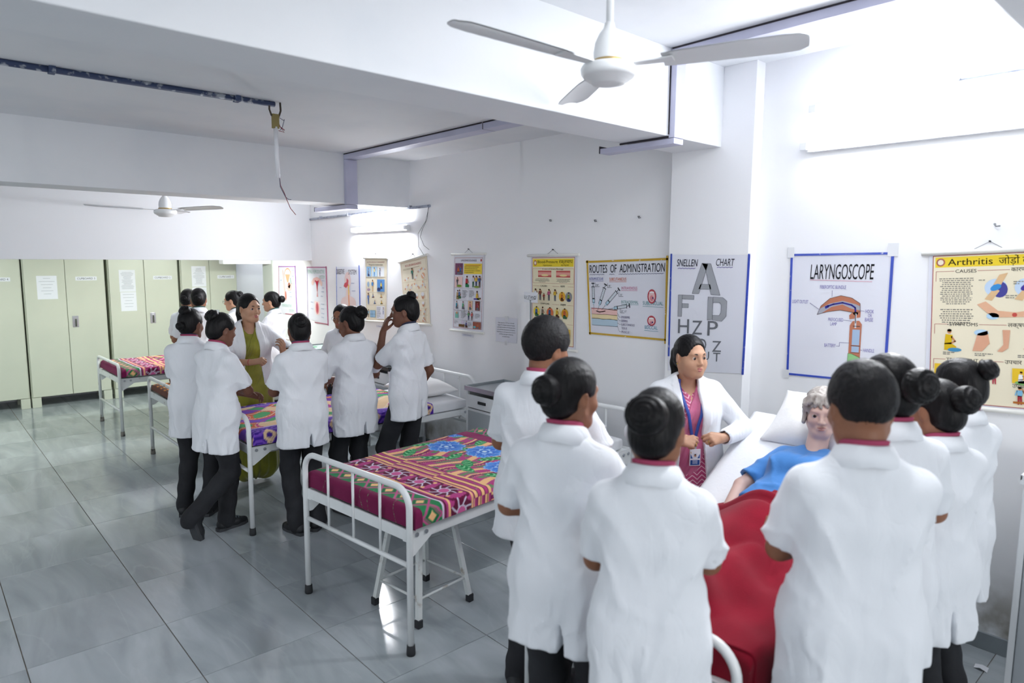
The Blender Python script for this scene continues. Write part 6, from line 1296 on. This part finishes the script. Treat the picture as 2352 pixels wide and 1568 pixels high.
q.col = srgb('a9785a'); q.poly([tuple(np.array(fc(.006*math.cos(t), -.079+.0075*math.sin(t)))+np.array((0, .0003, 0))) for t in np.linspace(0, 2*PI, 12)[:-1]]); q.col = srgb('2a2224'); q.poly([tuple(np.array(fc(.0066*math.cos(t), -.0765+.006*math.sin(t)))+np.array((0, .0005, 0))) for t in np.linspace(.1, PI-.1, 8)]); q.col = srgb('c3cbe0')
for i in range(3): q.poly([tuple(np.array(fc(a, b))+np.array((0, .0002, 0))) for a, b in ((-.014, -.109-i*.007), (.014, -.109-i*.007), (.014, -.106-i*.007), (-.014, -.106-i*.007))])
q.build('printed_card', INK, cd)
nk, _ = chest_pts(P4, [(x, 1.335-.035*(1-(x/.055)**2), -.03) for x in np.linspace(-.055, .055, 13)], -.012)
MB().tube([p+np.array((0, .004, 0)) for p in nk], .0024, 6).build('necklace', GOLD, P4['root'])
for i, k in ((0, .03), (1, .03)):
    f = P4['hd'][i]; s = P4['s']; sd = 1 if i == 1 else -1
    a = CURL['pinch'][2][0]*D2R; c = np.array((-.0105*sd, -.001-.018*math.sin(a), .087+.018*math.cos(a)))*s*.92; ax = np.array((0, -math.sin(a), math.cos(a)))
    u = nrm(np.cross(ax, (1, 0, 0))); w = np.cross(ax, u); MB().tube([f(c+.0098*s*(u*math.cos(t)+w*math.sin(t))) for t in np.linspace(0, 2*PI, 17)[:-1]], .0019, 6, closed=True).build('ring', GOLD, P4['root'])
for sx in (-1, 1): MB().lathe([(0, -.004), (.0035, -.002), (.0035, .002), (0, .004)], P4['HF'](np.array((sx*.081, -.006, -.042))*P4['s']), 10).build('earring', GOLD, P4['root'])
build_person('young man with faded short hair, back to the camera', 1.97, 0.715, 40, 1.645, head=(6, 8, 0), wr='crossed', skin='m', hair='fade', broad=.95, group=GA, seed=13, hem=.36)
build_person('young woman with a large round bun, just behind the young man with faded hair', 2.38, 0.785, 52, 1.632, head=(12, 8, 0), wr='clasp', skin='m', bun=(0, -.130, .02, .060), group=GA, seed=15, hem=.375)
build_person('short young woman with a round bun and hair clip, second right of the faded haircut', 2.76, 0.742, 58, 1.512, head=(8, 8, 0), wr='crossed', skin='m', bun=(0, -.128, .045, .056), group=GA, seed=17, hem=.375)
build_person('young woman with a high bun in front of the arthritis chart', 3.14, 0.775, 66, 1.548, head=(20, 6, 0), wr='crossed', skin='m', bun=(0, -.112, .075, .046), group=GA, seed=19, hem=.375)
MK = build_person('grey-haired training manikin in a blue gown, propped up in bed', 2.83, 1.39, 180, 1.56, lean=-58, head=(24, 24, 2), neck_up=(0, .012, .088), wr=[(-.225, .0, .80), (.225, .0, .80)], pole=((-1, -.1, 0), (1, -.1, 0)), skin='v', hair='wig', hairm=WIGM, coat='short', coatm=mat('blue_gown', '3f7fc4', .85, bump=(130, .15), sheen=.2),
                  hem=.56, legs=False, fine=True, vox=.0048, category='manikin', collar=False, z=.775-.86*1.56/1.6, coat_name='gown', seed=23, fold=1.6)
s = MK['s']; hf = MK['HF']
MB().lathe([(0, 0), (.0125, 0), (.0125, .004), (.010, .007), (0, .007)], (0, 0, 0), 16).build('throat_button', mat('pale_vinyl', 'd9b8b2', .4), MK['root']).matrix_local = Matrix.Translation(tuple(hf(np.array((0, .050, -.118))*s))) @ Matrix([list(r)+[0] for r in (hf.R @ rx(-PI/2-.2))]+[[0, 0, 0, 1]])
# ------------------------------------------------------------------ the red blanket drawn up over the manikin
def red_blanket():
    L, Wd, r = 1.045, .905, .03; A = np.arange(-.34, L, .012); Bv = np.arange(-.30, Wd+.30, .012)
    U, V = np.meshgrid(A, Bv, indexing='ij'); x = .06+np.maximum(U, 0); yy = np.clip(V, 0, Wd); base = .728+raised(x)+.006
    g = lambda c, w, q: np.exp(-((q-c)/w)**2)
    sm = lambda a, b, q: np.clip((q-a)/(b-a), 0, 1)**2*(3-2*np.clip((q-a)/(b-a), 0, 1))
    legs = .10*(g(.32, .10, yy)+g(.52, .10, yy))*sm(.10, .22, x)*(1-.25*sm(.3, .8, x)); legs = np.minimum(legs, .14)
    feet = .08*(g(.32, .07, yy)+g(.52, .07, yy))*g(.22, .07, x); tor = .185*g(.42, .22, yy)*sm(.35, 1.02, x)
    tent = .02*g(.42, .28, yy)
    h = np.maximum(np.maximum(legs+feet, tor), tent)
    P3 = np.stack([U, V, 0*U], -1)
    f = .010*np.sin((U*.8+V*.9)*15+3*hashn(P3, 3, 2))*(.5+.5*hashn(P3, 2, 8))+.007*np.sin((U*1.2-V*.5)*24+4*hashn(P3, 3, 5))*g(.15, .25, V)+.006*hashn(P3, 9, 4)
    f += .020*g(.93-.25*(V-.4)**2, .025, U)-.016*g(.89-.25*(V-.4)**2, .02, U)-.05*sm(1.0, 1.045, U)
    z = base+h+f
    ou = np.maximum(-U, 0); ov = np.maximum(np.maximum(-V, V-Wd), 0)
    st = lambda d: (np.where(d < r*1.57, r*np.sin(np.clip(d/r, 0, 1.57)), r), np.where(d < r*1.57, r*(1-np.cos(np.clip(d/r, 0, 1.57))), r+d-r*1.57))
    au, du = st(ou); av, dv = st(ov); z = z-np.maximum(du, dv)
    wv = .012*np.sin(U*21+2*hashn(P3, 4, 1))*np.clip(ov/.1, 0, 1)
    X = x-au*(ou > 0)+(ou > 0)*.008*np.sin(V*30)*np.clip(ou/.1, 0, 1)+(ou > 0)*(.02); Y = yy+np.where(V < 0, -1, 1)*(av*(ov > 0)+wv*(ov > 0))
    n, m = U.shape; idx = np.arange(n*m).reshape(n, m); F = np.stack([idx[:-1, :-1], idx[1:, :-1], idx[1:, 1:], idx[:-1, 1:]], -1).reshape(-1, 4)
    o = link('blanket', np_mesh('blanket', np.stack([X, Y, z], -1).reshape(-1, 3), F), mat('crimson_wool', '8c162b', .95, bump=(240, .3), sheen=.12, spec=.1, var=(5, '7b1325', .4, .75)))
    o.location = (1.80, .9725, 0); return tag(o, 'plain crimson blanket drawn up over the legs of the manikin', 'blanket')
red_blanket()
# ------------------------------------------------------------------ the group round the purple bed
build_person('young woman with two small buns, furthest left of the purple bed group', 1.56, 5.32, 52, 1.555, head=(-14, 6, 0), wr='crossed', hair='twobun', bun=((.0, -.075, .098, .044), (.0, -.125, -.02, .034)), collars=('p', 'n'), group=GB, seed=31)
def loc(px, py, face, wx, wy):
    a = face*D2R; dx, dy = wx-px, wy-py; return (dx*math.sin(a)-dy*math.cos(a), dx*math.cos(a)+dy*math.sin(a))
lf = loc(1.56, 4.80, 22, 1.60, 4.84)
build_person('young woman leaning with one foot crossed behind the other', 1.56, 4.8, 22, 1.555, lean=4, head=(-10, 10, 0), wr=[(.04, .22, 1.02), (-.06, .24, 1.04)], skin='d', bun=(-.01, -.085, .085, .052), group=GB, feet=((lf[0]-.02, lf[1]+.04, -8), (-.06, -.20, 0, .105, -72)), knee=(None, (.2, 1, 0)), seed=33, hem=.39)
Q3 = build_person('woman in an olive green sari and open white coat, hands raised', 2.17, 5.77, 266, 1.628, head=(18, 2, 0), wr=[(-.19, .27, 1.13), (.075, .27, 1.08)], pole=((-1, -.4, -.6), (1, -.4, -.6)), hpose=('curve', 'fist'), hdir=((.15, .35, .95), (-.75, .55, .2)), hback=((-.5, .6, -.3), (.2, .5, .8)), skin='l', hair='tail', coat='open', sleeve='3/4', hem=.41, fine=True, vox=.0050, sari=True, collars=(), group=GB, collar=False, seed=35)
OLV = mat('olive_silk_sari', '8f8f1e', .45, sheen=.4, bump=(150, .12), var=(12, '7f8018', .4, .7)); wear_sari(Q3, OLV, OLV)
for i in (0, 1):
    f = nrm(Q3['wt'][i]-Q3['el'][i]); c = Q3['wt'][i]-f*.012; u = nrm(np.cross(f, (0, 0, 1))); w = np.cross(f, u)
    MB().tube([c+.0265*(u*math.cos(t)+w*math.sin(t)) for t in np.linspace(0, 2*PI, 21)[:-1]], .0025, 6, closed=True).build('thread_bracelet', mat('red_thread' if i else 'pink_bangle', 'b0343c' if i else 'c98a92', .5), Q3['root'])
    c = Q3['el'][i]+f*.30*.238*Q3['s']; MB().grid([[tuple(c+g*f+(.053+.003*abs(1))*Q3['s']*(u*math.cos(t)+w*math.sin(t))) for t in np.linspace(0, 2*PI, 25)] for g in (-.02, .012)]).build('sleeve_cuff', NAVYC, Q3['root'])
build_person('young woman with a neat bun, back turned, in the middle of the purple bed group', 2.03, 4.46, 80, 1.55, head=(-4, 6, 0), wr='crossed', bun=(.0, -.098, .052, .045), collars=('p', 'n'), group=GB, hem=.41, seed=37, feet=((-.07, .0, 20), (.09, .02, -35)))
build_person('young woman with a big high bun, left of the one touching her face', 2.5, 4.57, 92, 1.575, head=(22, 6, 0), wr='clasp', bun=(0, -.110, .065, .055), collars=(), skin='d', group=GB, seed=39)
build_person('slim young woman with a top bun, raising a hand to her eye', 2.86, 4.38, 112, 1.655, head=(26, 4, 0), wr=[(-.062, .178, 1.335), (.20, .08, .83)], pole=((-.25, .05, -1), (.6, -1, 0)), hpose=('ring', 'relaxed'), hdir=((.22, -.18, .95), None), hback=((-.8, .6, .1), None), bun=(0, -.060, .112, .040), collars=('n',), skin='d', group=GB, seed=41, feet=((-.13, .06, 20), (.14, -.06, -15)), hem=.435, broad=.95)
build_person('young woman in glasses mostly hidden behind the student with the big high bun', 3.1, 5.86, 222, 1.5, head=(-10, 10, 0), wr='down', bun=(0, -.12, .0, .045), collars=(), skin='m', glasses=True, group=GB, seed=43)
# ------------------------------------------------------------------ the students by the cupboards
build_person('student with a flat bun, back turned, leftmost of those by the cupboards', 2.36, 7.68, 74, 1.602, head=(-4, 14, 0), wr='clasp', bun=(0, -.10, -.01, .045), collars=('g',), skin='m', group=GC, seed=51)
build_person('student hidden behind the leftmost one by the cupboards, only a shoulder showing', 2.34, 8.02, 40, 1.585, head=(8, 20, 0), wr='clasp', bun=(0, -.10, -.02, .04), collars=('g',), skin='m', group=GC, seed=53)
build_person('student in glasses with a high bun, behind the woman in the olive sari', 2.86, 8.0, 128, 1.552, head=(8, 8, 0), wr='clasp', bun=(0, -.10, .06, .046), collars=('g',), skin='l', glasses=True, group=GC, seed=55)
build_person('student with a round bun in profile, beside the violet edged poster', 3.17, 7.66, 128, 1.545, head=(10, 4, 0), wr='clasp', bun=(0, -.132, .02, .045), collars=('g',), skin='l', group=GC, seed=57)
